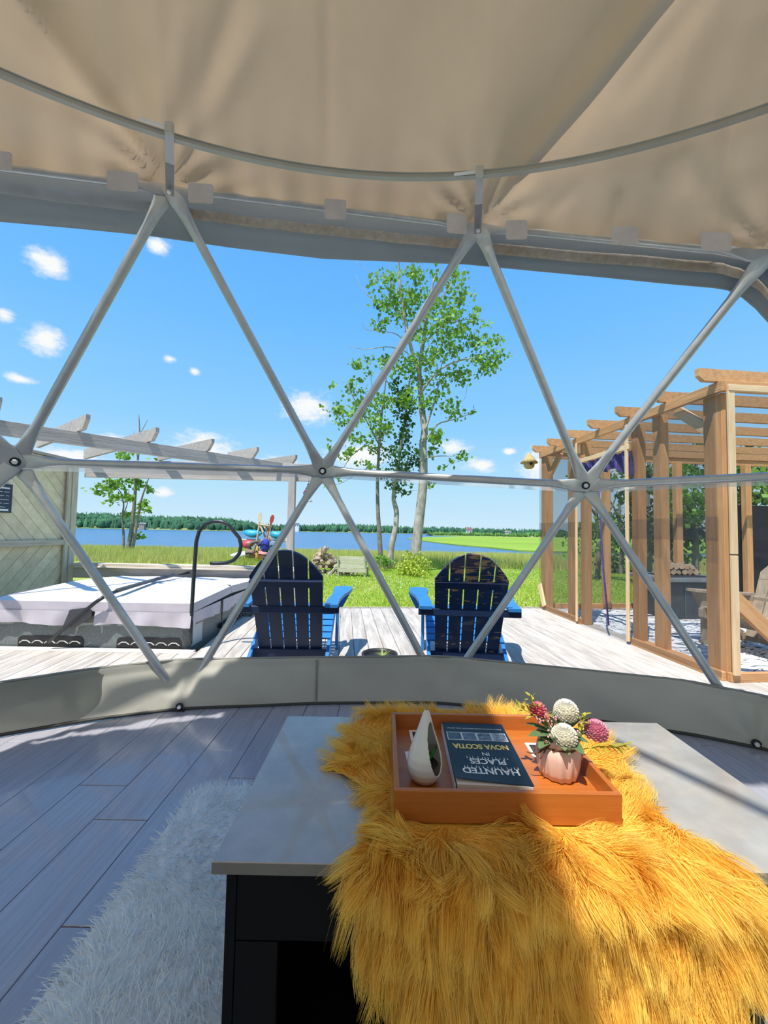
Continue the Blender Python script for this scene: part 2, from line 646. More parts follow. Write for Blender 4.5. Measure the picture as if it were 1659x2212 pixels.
# welded seams of the vinyl behind the cross tubes
seam_m = M('vinyl_seam', (0.75, 0.80, 0.82), rough=0.25, alpha=0.28)
for a, b in (('m-1', 'm0'), ('m0', 'm1'), ('m1', 'm2'), ('m2', 'm3')):
    p, q = hl[a], hl[b]
    n0 = ((p + q) / 2 - DC).normalized()
    sm_ = MB().beam(p - n0 * .008 + Vector((0, 0, -.024)), q - n0 * .008 + Vector((0, 0, -.024)), 0.003, 0.05, ch=0)
    sm_.build('welded_seam', seam_m, win)

# ---------------- roof liner
liner_m = M('beige_liner', (0.69, 0.50, 0.315), rough=0.8, var=0.05, scale=3, translucent=0.26, bump=0.04, bscale=260, spec=0.2)
cover_m = M('grey_cover', (0.36, 0.36, 0.345), rough=0.55, var=0.06, scale=5, translucent=0.12, bump=0.03, bscale=200)
EDGE = [(-115, 2.48), (-92, 2.79), (-66, 2.79), (-43, 2.47), (az_of(HUB['t0']), HUB['t0'].z), (az_of(HUB['t1']), HUB['t1'].z),
        (az_of(HUB['t2']), HUB['t2'].z), (52, 2.79), (78, 2.79), (101, 2.48), (123, 2.79), (150, 2.79), (173, 2.48), (196, 2.79), (222, 2.79), (245, 2.48)]
def edge_z(az):
    a = az
    while a < -115: a += 360
    while a > 245: a -= 360
    for (a0, z0), (a1, z1) in zip(EDGE, EDGE[1:]):
        if a0 <= a <= a1:
            t = (a - a0) / (a1 - a0)
            chord = on_ring(a0, z0).lerp(on_ring(a1, z1), t)
            return chord
    return on_ring(az, 2.6)
CREASE = [(HUB['t0'], on_dome(40, 0, 3.9), .11), (HUB['t1'], on_dome(1432, 0, 3.9), .13), (HUB['t2'], on_dome(1659, 60, 3.9), .05), (HUB['t-1'], on_ring(-60, 3.9), .08)]
FOLDS = [((705, -60), (712, 345), .030, .020), ((520, -40), (415, 285), .05, .022), ((395, 40), (372, 240), .04, -.015),
         ((560, 60), (430, 270), .05, -.016), ((250, 0), (300, 240), .06, .014), ((1345, 210), (1560, -60), .045, .022), ((1200, 330), (1380, 60), .04, .012),
         ((1480, 380), (1560, 0), .05, .022), ((1425, 350), (1490, 60), .03, -.015), ((1600, 330), (1640, 60), .05, .018),
         ((150, 190), (100, 0), .07, .02), ((880, 300), (900, -40), .10, .010), ((1040, 350), (1120, 0), .12, -.010),
         ((230, 385), (130, 190), .03, .014), ((330, 370), (215, 250), .022, -.014), ((620, 430), (560, 330), .04, .010),
         ((955, 470), (905, 425), .02, .012), ((1335, 420), (1325, 500), .02, .014), ((1560, 270), (1545, 520), .02, .018), ((1580, 300), (1555, 500), .02, -.012),
         ((1180, 470), (1250, 400), .03, .010), ((440, 420), (560, 400), .02, .008), ((1520, 420), (1470, 330), .04, .012)]
FOLD3 = [(on_dome(*a, 3.85), on_dome(*b, 3.85), w, k) for a, b, w, k in FOLDS]
NU, NV = 640, 170
azs = np.concatenate([np.linspace(-70, 70, 440, endpoint=False), np.linspace(70, 290, 200, endpoint=False)])
P = np.zeros((NU, NV, 3))
dc = np.array(DC)
for i, az in enumerate(azs):
    e = edge_z(az)
    d = e - DC
    th0 = math.acos(d.z / d.length)
    r0 = d.length - 0.07
    for j in range(NV):
        t = (j / (NV - 1))
        th = th0 * (1 - t)
        r = r0 + (3.90 - r0) * min(1, t * 2.2)
        r -= 0.05 * math.sin(math.pi * min(1, t * 3)) if t < 1 / 3 else 0
        a = math.radians(az)
        P[i, j] = dc + r * np.array([math.sin(th) * math.sin(a), math.sin(th) * math.cos(a), math.cos(th)])
D = P - dc
Rr = np.linalg.norm(D, axis=2)
U = D / Rr[..., None]
disp = np.zeros((NU, NV))
for h, top, amp in CREASE:
    hn = np.array((h - DC).normalized()); tn = np.array((top - DC).normalized())
    n = np.cross(hn, tn); n /= np.linalg.norm(n)
    dist = np.sqrt((U @ n * 3.9) ** 2 + .012 ** 2)
    al = U @ (tn - hn * (tn @ hn)) / np.linalg.norm(tn - hn * (tn @ hn)) * 3.9
    mask = np.clip((al + .02) / .30, 0, 1) * (U @ hn > 0.2)
    disp -= amp * np.exp(-dist / .12) * mask
for a, b, w, k in FOLD3:
    A, B = np.array(a) - dc, np.array(b) - dc
    AB = B - A
    Q = U * 3.85
    t = np.clip(((Q - A) @ AB) / (AB @ AB), -0.15, 1.05)
    cl = A + t[..., None] * AB
    dist = np.linalg.norm(Q - cl, axis=2)
    disp -= k * np.exp(-(dist / w) ** 2) * np.sin(np.pi * np.clip((t + .15) / 1.2, 0, 1)) ** .7
for kname in ('t0', 't1', 't2', 't-1'):
    hn = np.array((HUB[kname] - DC).normalized())
    dist = np.arccos(np.clip(U @ hn, -1, 1)) * 3.9
    e1 = np.cross(hn, [0, 0, 1]); e1 /= np.linalg.norm(e1); e2 = np.cross(hn, e1)
    an = np.arctan2(U @ e2, U @ e1)
    disp += 0.010 * np.sin(an * 13 + hn[0] * 9) * np.exp(-((dist - .16) / .16) ** 2) - .03 * np.exp(-(dist / .10) ** 2)
# gentle waviness of the hanging hem
for i, az in enumerate(azs):
    disp[i, :15] += np.array([1, .9, .8, .7, .6, .5, .42, .35, .28, .22, .17, .12, .08, .05, .02]) * (0.012 * math.sin(az * .9) + .01 * math.sin(az * 2.3 + 1))
P = dc + U * (Rr + disp)[..., None]
# the opening of the sky hatch, where the sun falls in from behind (over the table's right end)
T_ = 2.95
def hatch_inside(p):
    # sun-projected position on the table top
    k = (p[2] - 0.45) / 1.69
    x, y = p[0] + 0.45 * k, p[1] + 0.65 * k
    return (x > 0.385 + (1.3 - y) * -0.06) and x < 1.62 and -0.05 < y < 1.66
STREAK = [PZ(px, py).xy for px, py in ((-160, 1622), (0, 1604), (100, 1594), (200, 1582), (300, 1566), (390, 1553), (480, 1545))]
def streak_slit_inside(p):
    # made-up slit in the unseen side liner, shaped so sun draws the floor streak
    if p[0] > -1.3 or p[2] < 2.5: return False
    k = p[2] / 1.69
    q = Vector((p[0] + .45 * k, p[1] + .65 * k))
    for a, b in zip(STREAK, STREAK[1:]):
        ab = b - a
        t = (q - a).dot(ab) / ab.length_squared
        if 0 <= t <= 1 and (q - a - ab * t).length < .030 + .022 * math.sin(q.x * 23) * math.sin(q.x * 9 + 1):
            return True
    return False
F = []
for i in range(NU):
    for j in range(NV - 1):
        a, b = i * NV + j, ((i + 1) % NU) * NV + j
        c = (P[i, j] + P[(i + 1) % NU, j + 1]) / 2
        if hatch_inside(c) or streak_slit_inside(c): continue
        F.append((a, b, b + 1, a + 1))
ceil = np_mesh('ceiling', P.reshape(-1, 3), F, liner_m, smooth=True)
ceil['kind'] = 'structure'
ceil['label'] = 'beige fabric liner of the dome roof hanging in soft folds'
# clear hatch sheet over that opening and a roof tube crossing it
hv = []
for (x, y) in ((0.33, -0.12), (1.68, -0.12), (1.68, 1.72), (0.33, 1.72)):
    k = 1.75
    q = Vector((x - .45 * k, y - .65 * k, 0))
    z = DC.z + math.sqrt(max(.1, 3.99 ** 2 - (q.x - DC.x) ** 2 - (q.y - DC.y) ** 2))
    hv.append(Vector((q.x, q.y, z)))
hatch = MB().add(hv, [(0, 1, 2, 3)]).build('window_2', vinyl)
hatch['kind'] = 'structure'
def sun_back(x, y, z=0.45, R=3.93):
    o = Vector((x, y, z)); d = -SUN_TRAVEL
    oc = o - DC; b = oc.dot(d)
    return o + d * (-b + math.sqrt(b * b - oc.dot(oc) + R * R))
s0, s1 = PZ(1300, 1588, .45), PZ(1659, 1757, .45)
e_ = (s1 - s0)
s0, s1 = s0 - e_ * 1.2, s1 + e_ * 1.2
pts = [sun_back(*(s0.lerp(s1, t).xy)) for t in (0, .25, .5, .75, 1)]
MB().tube(pts, 0.02, 12).build('roof_tube', steel, frame, smooth=True)

# velcro tabs along the hem
tab_m = M('velcro_tab', (0.66, 0.58, 0.54), rough=0.9, bump=0.3, bscale=300)
for px, py, w, tilt in ((270, 396, 58, .10), (437, 422, 50, .05), (725, 456, 46, .05), (985, 487, 42, .08), (1113, 500, 44, -.02), (1345, 512, 52, .0), (1540, 525, 56, .05), (5, 352, 46, .12)):
    c = on_dome(px, py, 3.885)
    inw = (DC - c).normalized()
    rot = frame_rot(inw)
    e1 = rot.col[0]; e2 = rot.col[2]
    k = (c - Vector((0, 0, CAMH))).dot(_F) / FPX
    hw, hh = w * k / 2, 17 * k
    poly = []
    for cx, cy, a0 in ((hw - .01, hh - .01, 0), (-hw + .01, hh - .01, 90), (-hw + .01, -hh + .01, 180), (hw - .01, -hh + .01, 270)):
        for q in (0, 45, 90):
            an = math.radians(a0 + q)
            poly.append((cx + .01 * math.cos(an), cy + .01 * math.sin(an)))
    e1 = (on_dome(px + 8, py + 8 * tilt, 3.885) - on_dome(px - 8, py - 8 * tilt, 3.885)).normalized()
    e2 = (on_dome(px, py - 8, 3.885) - on_dome(px, py + 8, 3.885)).normalized()
    MB().prism(poly, c + inw * 0.05, e1, e2, 0.004).build('velcro_tab', tab_m, ceil)

# ---------------- valance over the window: grey cover with a zip tape
VB = [(-420, 500), (-200, 474), (-60, 474), (0, 480), (160, 494), (320, 510), (500, 536), (700, 560), (850, 566), (1005, 572), (1150, 586), (1300, 600), (1450, 615), (1540, 623),
      (1570, 628), (1600, 643), (1630, 668), (1659, 700), (1690, 752), (1710, 830), (1722, 930)]
xs = np.linspace(0, len(VB) - 1, 181)
bot = []
for x in xs:
    i = min(int(x), len(VB) - 2); t = x - i
    bot.append((VB[i][0] + (VB[i + 1][0] - VB[i][0]) * t, VB[i][1] + (VB[i + 1][1] - VB[i][1]) * t))
rows = []
for (px, py) in bot:
    b = on_dome(px, py, 4.07)
    top = edge_z(az_of(b)) + Vector((0, 0, .05))
    top = DC + (top - DC).normalized() * 4.05
    rows.append([b.lerp(top, t) + (b.lerp(top, t) - DC).normalized() * (0.02 * math.sin(math.pi * t)) for t in (0, .03, .06, .2, .4, .6, .8, 1)])
for r_ in rows:                                    # rolled hem
    inw = (DC - r_[0]).normalized()
    r_[0] += inw * .012; r_[1] += inw * .016; r_[2] += inw * .006
vb = MB()
vb.v = [tuple(p) for r_ in rows for p in r_]
vb.f = grid_faces(len(rows), 8)
val = vb.build('wall_front', cover_m, smooth=True)
val['kind'] = 'structure'
val['label'] = 'grey cover band of the dome above and beside the window'
tape_m = M('zip_tape', (0.52, 0.42, 0.33), rough=0.85, var=0.2, scale=30, bump=0.2, bscale=120)
def strip(pxs, h, name, mat, parent, R=4.035):
    mb = MB()
    for px, py in pxs:
        for k in (0, .25, .5, .75, 1):
            p = on_dome(px, py + h * k, R)
            p += (DC - p).normalized() * (0.004 if k in (.25, .75) else 0)
            mb.v.append(tuple(p))
    mb.f = grid_faces(len(pxs), 5)
    return mb.build(name, mat, parent, smooth=True)
def dense(pts, n):
    out = []
    for i in range(n):
        x = i / (n - 1) * (len(pts) - 1)
        k = min(int(x), len(pts) - 2); t = x - k
        out.append((pts[k][0] + (pts[k + 1][0] - pts[k][0]) * t, pts[k][1] + (pts[k + 1][1] - pts[k][1]) * t + .6 * math.sin(i * .9)))
    return out
strip(dense([(395, 448), (560, 470), (720, 488), (860, 503), (1000, 516)], 40), 22, 'zip_tape', tape_m, val)
strip(dense([(1045, 522), (1200, 538), (1400, 553), (1560, 568), (1600, 580), (1640, 604), (1690, 660)], 40), 24, 'zip_tape', tape_m, val)
strip(dense([(-120, 372), (0, 392), (120, 410), (240, 424), (345, 438)], 30), 26, 'zip_band', M('grey_zip_band', (0.40, 0.41, 0.42), rough=.6), val)

# ---------------- fabric wall of the dome beside and behind the camera
wv, azb = [], np.linspace(33, 301, 135)
for az in azb:
    top = edge_z(az) - Vector((0, 0, .05))
    for j in range(20):
        z = top.z * j / 19
        wv.append(tuple(on_ring(az, z, 4.0)))
wbk = MB(); wbk.v = wv; wbk.f = grid_faces(len(azb), 20)
wo = wbk.build('wall_back', M('white_wall_fabric', (0.80, 0.85, 0.92), rough=.8, var=.05, translucent=.36, spec=.2), smooth=True)
wo['kind'] = 'structure'

# ---------------- low skirt of grey vinyl round the foot of the window
BOT = [on_ring(-62, 0.0, 3.99), on_ring(-50, 0, 3.99), PZ(-140, 1618), PZ(0, 1590), PZ(200, 1556), PZ(388, 1533), PZ(690, 1521), PZ(957, 1520), PZ(1300, 1560), PZ(1500, 1590), PZ(1659, 1622), PZ(1800, 1668), on_ring(46, 0, 3.99)]
TOP = [on_ring(-62, .28, 4.0), on_ring(-50, .28, 4.0), PZ(-140, 1500, .28), PZ(0, 1474, .28), PZ(180, 1447, .28), PZ(388, 1424, .28), PZ(690, 1420, .28), PZ(957, 1417, .28), PZ(1260, 1447, .28), PZ(1480, 1470, .28), PZ(1659, 1505, .28), PZ(1800, 1545, .28), on_ring(46, .28, 4.0)]
xs = np.linspace(0, len(BOT) - 1, 361)
lo, hi = lerp_poly(BOT, xs), lerp_poly(TOP, xs)
lo = [sum((lo[max(0, min(len(lo) - 1, i + k))] for k in range(-5, 6)), Vector()) / 11 for i in range(len(lo))]
hi = [sum((hi[max(0, min(len(hi) - 1, i + k))] for k in range(-4, 5)), Vector()) / 9 for i in range(len(hi))]
skirt_m = M('grey_beige_vinyl', (0.50, 0.49, 0.425), rough=0.42, var=0.05, scale=4, spec=.5, bump=.02, bscale=30)
BOLTS_TOP = [(334, 1436), (441, 1430), (914, 1425), (1003, 1428), (1560, 1490)]
BOLTS_LOW = [(388, 1525), (957, 1507), (1633, 1605)]
sb = MB()
NVS = 16
for a, b in zip(lo, hi):
    out = Vector((a.x - DC.x, a.y - DC.y, 0)).normalized()
    side = Vector((out.y, -out.x, 0))
    for j in range(NVS):
        t = j / (NVS - 1)
        p = a.lerp(b, t)
        s_ = p.dot(side)
        bulge = .012 * math.sin(math.pi * t) * math.sin(a.x * 3.1 + 1.0) + .006 * math.sin(p.x * 11 + t * 4) * math.sin(math.pi * t)
        for bx, by in BOLTS_LOW:                      # folds that fan out from the foot bolts
            q = PZ(bx, by, .03)
            dx = (p - q).dot(side)
            dz = p.z - .03
            if dz > 0:
                an = math.atan2(dx, dz + .02)
                bulge += .010 * math.sin(an * 7 + bx) * math.exp(-abs(an) * .8) * min(1, dz / .1) * math.exp(-abs(dx) * 3)
        if j >= NVS - 2: bulge -= .006
        sb.v.append(tuple(p + out * bulge))
sb.f = grid_faces(len(lo), NVS)
skirt = sb.build('baseboard_front', skirt_m, smooth=True)
skirt['kind'] = 'structure'
skirt['label'] = 'low grey vinyl skirt round the foot of the dome window'
hem = MB().tube([p + Vector((0, 0, .0)) for p in hi], 0.008, 8)
hem.build('hem', M('skirt_hem', (0.28, 0.275, 0.235), rough=.45), skirt, smooth=True)
MB().tube([p + Vector((0, 0, .006)) for p in lo], 0.009, 6).build('foot_hem', M('dark_hem', (0.05, .05, .045), rough=.6), skirt, smooth=True)
for px, py in ((685, 1425),):
    q = PZ(px, py, .27)
    q0 = PZ(px - 2, 1521)
    MB().beam(q0 + Vector((0, -.006, .01)), q + Vector((0, -.004, 0)), .012, .003, ch=0).build('welded_strip', MATS['skirt_hem'], skirt)
for px, py in BOLTS_TOP:
    q = PZ(px, py, .255)
    inw = Vector((DC.x - q.x, DC.y - q.y, 0)).normalized()
    hex_bolt(skirt, q + inw * .004, inw, r=.0085, mat=M('dark_bolt', (.10, .13, .16), rough=.35, metal=.5), h=.008)
for px, py in BOLTS_LOW:
    q = PZ(px, py, .028)
    inw = Vector((DC.x - q.x, DC.y - q.y, 0)).normalized()
    hex_bolt(skirt, q + inw * .006, inw, r=.0125, h=.018)

# ---------------- curtain rail ring and its straps
rail_m = M('rail_grey', (0.40, 0.40, 0.35), rough=0.4, metal=.3, var=.05)
rail = thing('curtain_rail', (DC.x, DC.y, 2.75), 'thin grey curtain rail bent in a ring under the roof liner', 'curtain rail')
rb = MB()
na = 180
prof = [(-.011, -.012), (.011, -.012), (.011, -.006), (.007, -.004), (.007, .008), (.011, .010), (.011, .014), (-.011, .014), (-.011, .010), (-.007, .008), (-.007, -.004), (-.011, -.006)]
for i in range(na):
    a = 2 * math.pi * i / na
    for (dr, dz) in prof:
        r_ = 3.112 + dr
        rb.v.append((DC.x + r_ * math.sin(a), DC.y + r_ * math.cos(a), 2.78 + dz))
k = len(prof)
for i in range(na):
    for j in range(k):
        rb.f.append((i * k + j, ((i + 1) % na) * k + j, ((i + 1) % na) * k + (j + 1) % k, i * k + (j + 1) % k))
rb.build('rail', rail_m, rail)
white_m = M('white_paint', (.85, .86, .86), rough=.4)
for (ax, ay), (bx, by) in (((367, 408), (366, 272)), ((1032, 492), (1036, 366)), ((1655, 552), (1668, 440))):
    h_, in_ = PZ(ax, ay, 2.70), PZ(bx, by, 2.775)
    if ax > 1600: h_, in_ = PZ(ax, ay, 2.50), PZ(bx, by, 2.78)
    mid = h_.lerp(in_, .45) + Vector((0, 0, -.004))
    mb = MB().beam(h_ - (in_ - h_).normalized() * .03, mid, .036, .004, ch=0)
    mb.build('strap_outer', M('dark_strap', (.30, .30, .30), rough=.45, metal=.4), rail)
    MB().beam(mid, in_, .034, .004, ch=0).build('strap_inner', M('light_strap', (.62, .62, .60), rough=.4, metal=.3), rail)
    hex_bolt(rail, h_ + Vector((0, -.002, -.012)), (0.0, -.5, -1), r=.011, washer=False)
    MB().box(in_ + Vector((0, 0, -.01)), (.034, .02, .05), ch=.004).build('rail_clip', M('clip_plastic', (.55, .54, .48), rough=.5), rail)
    a2 = PZ(bx - (65 if ax < 500 else 55), by - (16 if ax < 500 else -11), 2.775)
    MB().beam(a2, in_ + Vector((0, .006, -.004)), .006, .012, ch=0).build('joint_pin', white_m, rail)

# ================================================================== FLOOR
floor_m = M('laminate_oak_grey', (0.42, 0.42, 0.47), col2=(0.29, 0.285, 0.33), rough=0.25, coat=.35, scale=3.0, stretch=(26, 1.2, 26), bump=.10, bscale=6, objvar=.10, spec=1.0, contrast=(.25, .75))
flo = MB().lathe([(3.95, -.02), (3.95, -.0125)], (DC.x, DC.y, 0), 90).build('floor', M('floor_joint', (.03, .028, .03), rough=.8))
flo['kind'] = 'structure'
flo['label'] = 'grey wood laminate floor of the dome'
def circ_y(x, r=3.955):
    return DC.y + math.sqrt(max(0, r * r - (x - DC.x) ** 2))
joint = {-7: (1.40, .2), -6: (1.743,), -5: (1.547,), -4: (1.146,), -3: (1.81,), -2: (2.245, 1.0), -1: (1.45,), 0: (1.9,), 1: (1.1, 2.3), 2: (1.65,), 3: (2.1,), 4: (1.3,)}
for i in range(-17, 19):
    x0 = -0.865 + (i + 4) * 0.2035 + .0012
    x1 = x0 + 0.2035 - .0024
    js = list(joint.get(i, (random.uniform(.8, 2.0),)))
    ys = []
    j0 = min(js)
    cur = j0
    while cur > -3.6: 
        ys.append(cur); cur -= 1.22
    ys += [j for j in js if j not in ys]
    j1 = max(js) + 1.22
    while j1 < 3: ys.append(j1); j1 += 1.22
    ys = sorted(set(ys))
    yl, yr = circ_y(x0), circ_y(x1)
    segs = list(zip([None] + ys, ys + [None]))
    for a, b in segs:
        lo_ = a if a is not None else -3.6
        hi_ = b if b is not None else 9
        if lo_ > min(yl, yr) - .05: continue
        e0, e1 = min(hi_, yl), min(hi_, yr)
        g = .002
        if lo_ < 2 * DC.y - min(yl, yr): lo_ = 2 * DC.y - min(yl, yr)
        if min(e0, e1) - lo_ < .05: continue
        vs = [(x0, lo_ + g, -.012), (x1, lo_ + g, -.012), (x1, e1 - g, -.012), (x0, e0 - g, -.012)]
        c = .0015
        vs += [(x0, lo_ + g, -.0015), (x1, lo_ + g, -.0015), (x1, e1 - g, -.0015), (x0, e0 - g, -.0015)]
        vs += [(x0 + c, lo_ + g + c, 0), (x1 - c, lo_ + g + c, 0), (x1 - c, e1 - g - c, 0), (x0 + c, e0 - g - c, 0)]
        fs = [(8, 9, 10, 11)] + [(q + k_, q + (k_ + 1) % 4, q + 4 + (k_ + 1) % 4, q + 4 + k_) for q in (0, 4) for k_ in range(4)]
        MB().add(vs, fs).build('floor_plank', floor_m, flo)
# dark foot plate at the base hub
bp = PZ(388, 1532)
MB().box(bp + Vector((0, -.02, .003)), (.09, .03, .006), ch=.002).build('foot_plate', black_m, frame)

# ================================================================== DECK
GC = Vector((2.707, 3.171, 0.0))
EX, EY = Vector((.9953, .097, 0)), Vector((-.097, .9953, 0))
DROT = Matrix((EX, EY, Vector((0, 0, 1)))).transposed()
def G(p, q, z=0.0):
    return GC + EX * p + EY * q + Vector((0, 0, z))
DZ = -0.022
deck_m = M('weathered_deck', (0.62, 0.56, 0.49), col2=(0.36, 0.315, 0.27), rough=.75, scale=2.2, stretch=(9, 1.0, 9), bump=.25, bscale=9, objvar=.08, contrast=(.38, .72))
deck = structure('deck', (0, 4.4, DZ - .03))
deck['label'] = 'weathered grey board deck outside the dome'
W = .142
p = -8.0
while p < 6.2:
    pc = p + W / 2
    q_out = 2.93
    x_at = lambda q: GC.x + EX.x * pc + EY.x * q
    y_at = lambda q: GC.y + EX.y * pc + EY.y * q
    if x_at(.6) < -1.74:                                   # in front of the tub: shorter boards
        q_out = (3.60 - GC.y - EX.y * pc) / EY.y
    else:
        q_out = min(q_out, (x_at(0) + 1.74) / .097)
    # start just under the dome's edge
    q_in = -3.0
    for _ in range(6):
        xx = x_at(q_in)
        yy = (circ_y(xx, 3.93) - .14) if abs(xx - DC.x) < 3.8 else 1.0 - (abs(xx - DC.x) - 3.8) * 1.2
        q_in = (yy - GC.y - EX.y * pc) / EY.y
    if q_out - q_in > .2:
        piece('deck_board', deck_m, deck, G(pc, (q_in + q_out) / 2, DZ - .014), (W - .005, round(q_out - q_in, 2), .028), DROT, .003)
    p += W
piece('deck_edge_board', deck_m, deck, G(-1.0, 2.99, DZ - .06), (7.0, .035, .13), DROT, .003)
trim = M('pale_deck_board', (0.80, 0.74, 0.64), col2=(.62, .56, .48), rough=.7, scale=2, stretch=(1, 9, 9), bump=.2, bscale=8)
piece('deck_border_board', trim, deck, (-3.55, 3.655, DZ - .012), (3.7, .10, .03), None, .003)

# ================================================================== RUG, TABLE, FUR, TRAY
def strands(roots, dirs, lens, widths, nseg, sag, curl, clump=None, clump_w=0.5, zmin=None, avoid=None):
    """tapered hair ribbons: roots (n,3), unit dirs (n,3)"""
    n = len(roots)
    pts = np.zeros((n, nseg + 1, 3))
    pts[:, 0] = roots
    d = dirs.copy()
    rnd = rng.normal(size=(n, 3)) * curl
    step = lens / nseg
    for k in range(nseg):
        d = d + np.array([0, 0, -sag]) + rnd * (1 if k % 2 == 0 else -.4)
        d /= np.linalg.norm(d, axis=1)[:, None]
        pts[:, k + 1] = pts[:, k] + d * step[:, None]
    if clump is not None:
        tips = clump                         # (n,nseg+1,3) guide hairs
        w = (np.linspace(0, 1, nseg + 1) ** 1.4 * clump_w)[None, :, None]
        pts = pts * (1 - w) + tips * w
    if zmin is not None:
        pts[..., 2] = np.maximum(pts[..., 2], zmin + np.arange(n)[:, None] % 7 * .0006)
    if avoid is not None:
        pts = avoid(pts)
    T = np.diff(pts, axis=1)
    T = np.concatenate([T, T[:, -1:]], axis=1)
    T /= np.linalg.norm(T, axis=2)[..., None] + 1e-9
    r = rng.normal(size=(n, 1, 3))
    S = np.cross(T, np.repeat(r, nseg + 1, axis=1))
    S /= np.linalg.norm(S, axis=2)[..., None] + 1e-9
    taper = np.linspace(1, .15, nseg + 1)[None, :, None] * widths[:, None, None] / 2
    Lf, Rt = pts - S * taper, pts + S * taper
    V = np.stack([Lf, Rt], axis=2).reshape(n * (nseg + 1) * 2, 3)
    base = (np.arange(n) * (nseg + 1) * 2)[:, None]
    k = np.arange(nseg)[None, :] * 2
    b = base + k
    F = np.stack([b, b + 1, b + 3, b + 2], axis=2).reshape(-1, 4)
    return V, F, pts

# ---- white shaggy rug
rug_m = M('white_pile', (0.84, 0.90, 0.92), rough=.85, var=.05, scale=6, island=.07, translucent=.25, spec=.2)
RX0, RX1, RY0, RY1 = -.765, 1.42, -.55, 1.735
rug = thing('shaggy_rug', (0.33, .6, 0.0), 'white shaggy pile rug lying under the coffee table', 'rug')
rb = MB()
rc = []
rr = .07
for cx, cy, a0 in ((RX1 - rr, RY1 - rr, 0), (RX0 + rr, RY1 - rr, 90), (RX0 + rr, RY0 + rr, 180), (RX1 - rr, RY0 + rr, 270)):
    for q in range(0, 91, 15):
        an = math.radians(a0 + q)
        rc.append((cx + rr * math.cos(an), cy + rr * math.sin(an)))
rb.prism(rc, (0, 0, .001), (1, 0, 0), (0, 1, 0), .012).build('backing', M('rug_backing', (.75, .78, .76), rough=.9), rug)
n = 70000
xy = np.stack([rng.uniform(RX0, RX1, n), rng.uniform(.1, RY1, n)], 1)
vis = (xy[:, 0] < -.1) | ((xy[:, 0] > .75)) | (rng.uniform(size=n) < .25)
xy = xy[vis]
cr_ = (np.maximum(0, np.abs(xy[:, 0] - (RX0 + RX1) / 2) - (RX1 - RX0) / 2 + rr) ** 2 + np.maximum(0, xy[:, 1] - RY1 + rr) ** 2) < rr ** 2
xy = xy[cr_]
xy = xy[~((xy[:, 0] > -.29) & (xy[:, 0] < .78) & (xy[:, 1] > .85) & (xy[:, 1] < 1.40))]
n = len(xy)
ang = 2.6 * np.sin(xy[:, 0] * 5 + 1.3) + 2.2 * np.sin(xy[:, 1] * 6.3 + xy[:, 0] * 3) + rng.normal(size=n) * .7
# near the edges the pile falls outwards
ex_ = np.clip((RX0 + .10 - xy[:, 0]) / .10, 0, 1)
ey_ = np.clip((xy[:, 1] - RY1 + .10) / .10, 0, 1)
dx, dy = np.cos(ang) - 2.0 * ex_, np.sin(ang) + 2.0 * ey_
d = np.stack([dx, dy, .85 + .5 * rng.uniform(size=n)], 1)
d /= np.linalg.norm(d, axis=1)[:, None]
V, F, _ = strands(np.column_stack([xy, np.full(n, .012)]), d, rng.uniform(.025, .045, n), rng.uniform(.0022, .0040, n), 3, .12, .12, zmin=.003)
o = np_mesh('pile', V, F, rug_m, rug)
o['kind'] = 'stuff'

# ---- coffee table
TX0, TX1, TY0, TY1, TZ = -.322, .965, .807, 1.42, .45
top_m = M('concrete_look_top', (0.44, 0.425, 0.395), col2=(0.29, 0.285, 0.27), rough=.24, scale=7, bump=.03, bscale=30, spec=1.0, coat=.5, contrast=(.32, .72))
body_m = M('black_table_board', (0.004, 0.004, 0.005), rough=.5, var=.1, spec=.15)
edge_m = M('concrete_look_edge', (0.24, .235, .22), rough=.5, scale=8)
tab = thing('coffee_table', ((TX0 + TX1) / 2, (TY0 + TY1) / 2, .0), 'low coffee table with grey concrete-look top and black body', 'table')
tc_ = Vector(((TX0 + TX1) / 2, (TY0 + TY1) / 2, 0))
RZ = .013                                   # it stands on the rug
piece('tabletop', top_m, tab, (tc_.x, tc_.y, TZ - .011), (TX1 - TX0, TY1 - TY0, .022), None, .0015)
fx0, fx1, fy0, fy1 = TX0 + .022, TX1 - .022, TY0 + .02, TY1 - .02
piece('side_panel', body_m, tab, (fx0 + .01, tc_.y, (TZ - .022 + RZ) / 2), (.02, fy1 - fy0, TZ - .022 - RZ), None, .001)
piece('side_panel', body_m, tab, (fx1 - .01, tc_.y, (TZ - .022 + RZ) / 2), (.02, fy1 - fy0, TZ - .022 - RZ), None, .001)
piece('apron', body_m, tab, ((fx0 + fx1) / 2, fy0 + .012, TZ - .022 - .0725), (fx1 - fx0 - .042, .02, .143), None, .001)
piece('apron', body_m, tab, ((fx0 + fx1) / 2, fy1 - .012, TZ - .022 - .0725), (fx1 - fx0 - .042, .02, .143), None, .001)
piece('front_stile', body_m, tab, (fx0 + .063, fy0 + .012, (TZ - .169 + RZ) / 2), (.084, .02, TZ - .169 - RZ), None, .001)
piece('divider', body_m, tab, (.775, fy0 + .10, (TZ - .169 + RZ) / 2), (.02, .16, TZ - .171 - RZ), None, .001)
piece('lower_shelf', edge_m, tab, ((.787 + fx1 - .021) / 2, fy0 + .10, .085), (fx1 - .021 - .787, .15, .018), None, .001)
piece('edge_band', M('dark_edge_band', (.17, .16, .145), rough=.5), tab, (tc_.x, TY0 - .0009, TZ - .0115), (TX1 - TX0, .0014, .0205), None, 0)
piece('bottom_board', body_m, tab, ((fx0 + .76) / 2 + .01, tc_.y, RZ + .015), (.76 - fx0 - .03, fy1 - fy0 - .07, .02), None, .001)
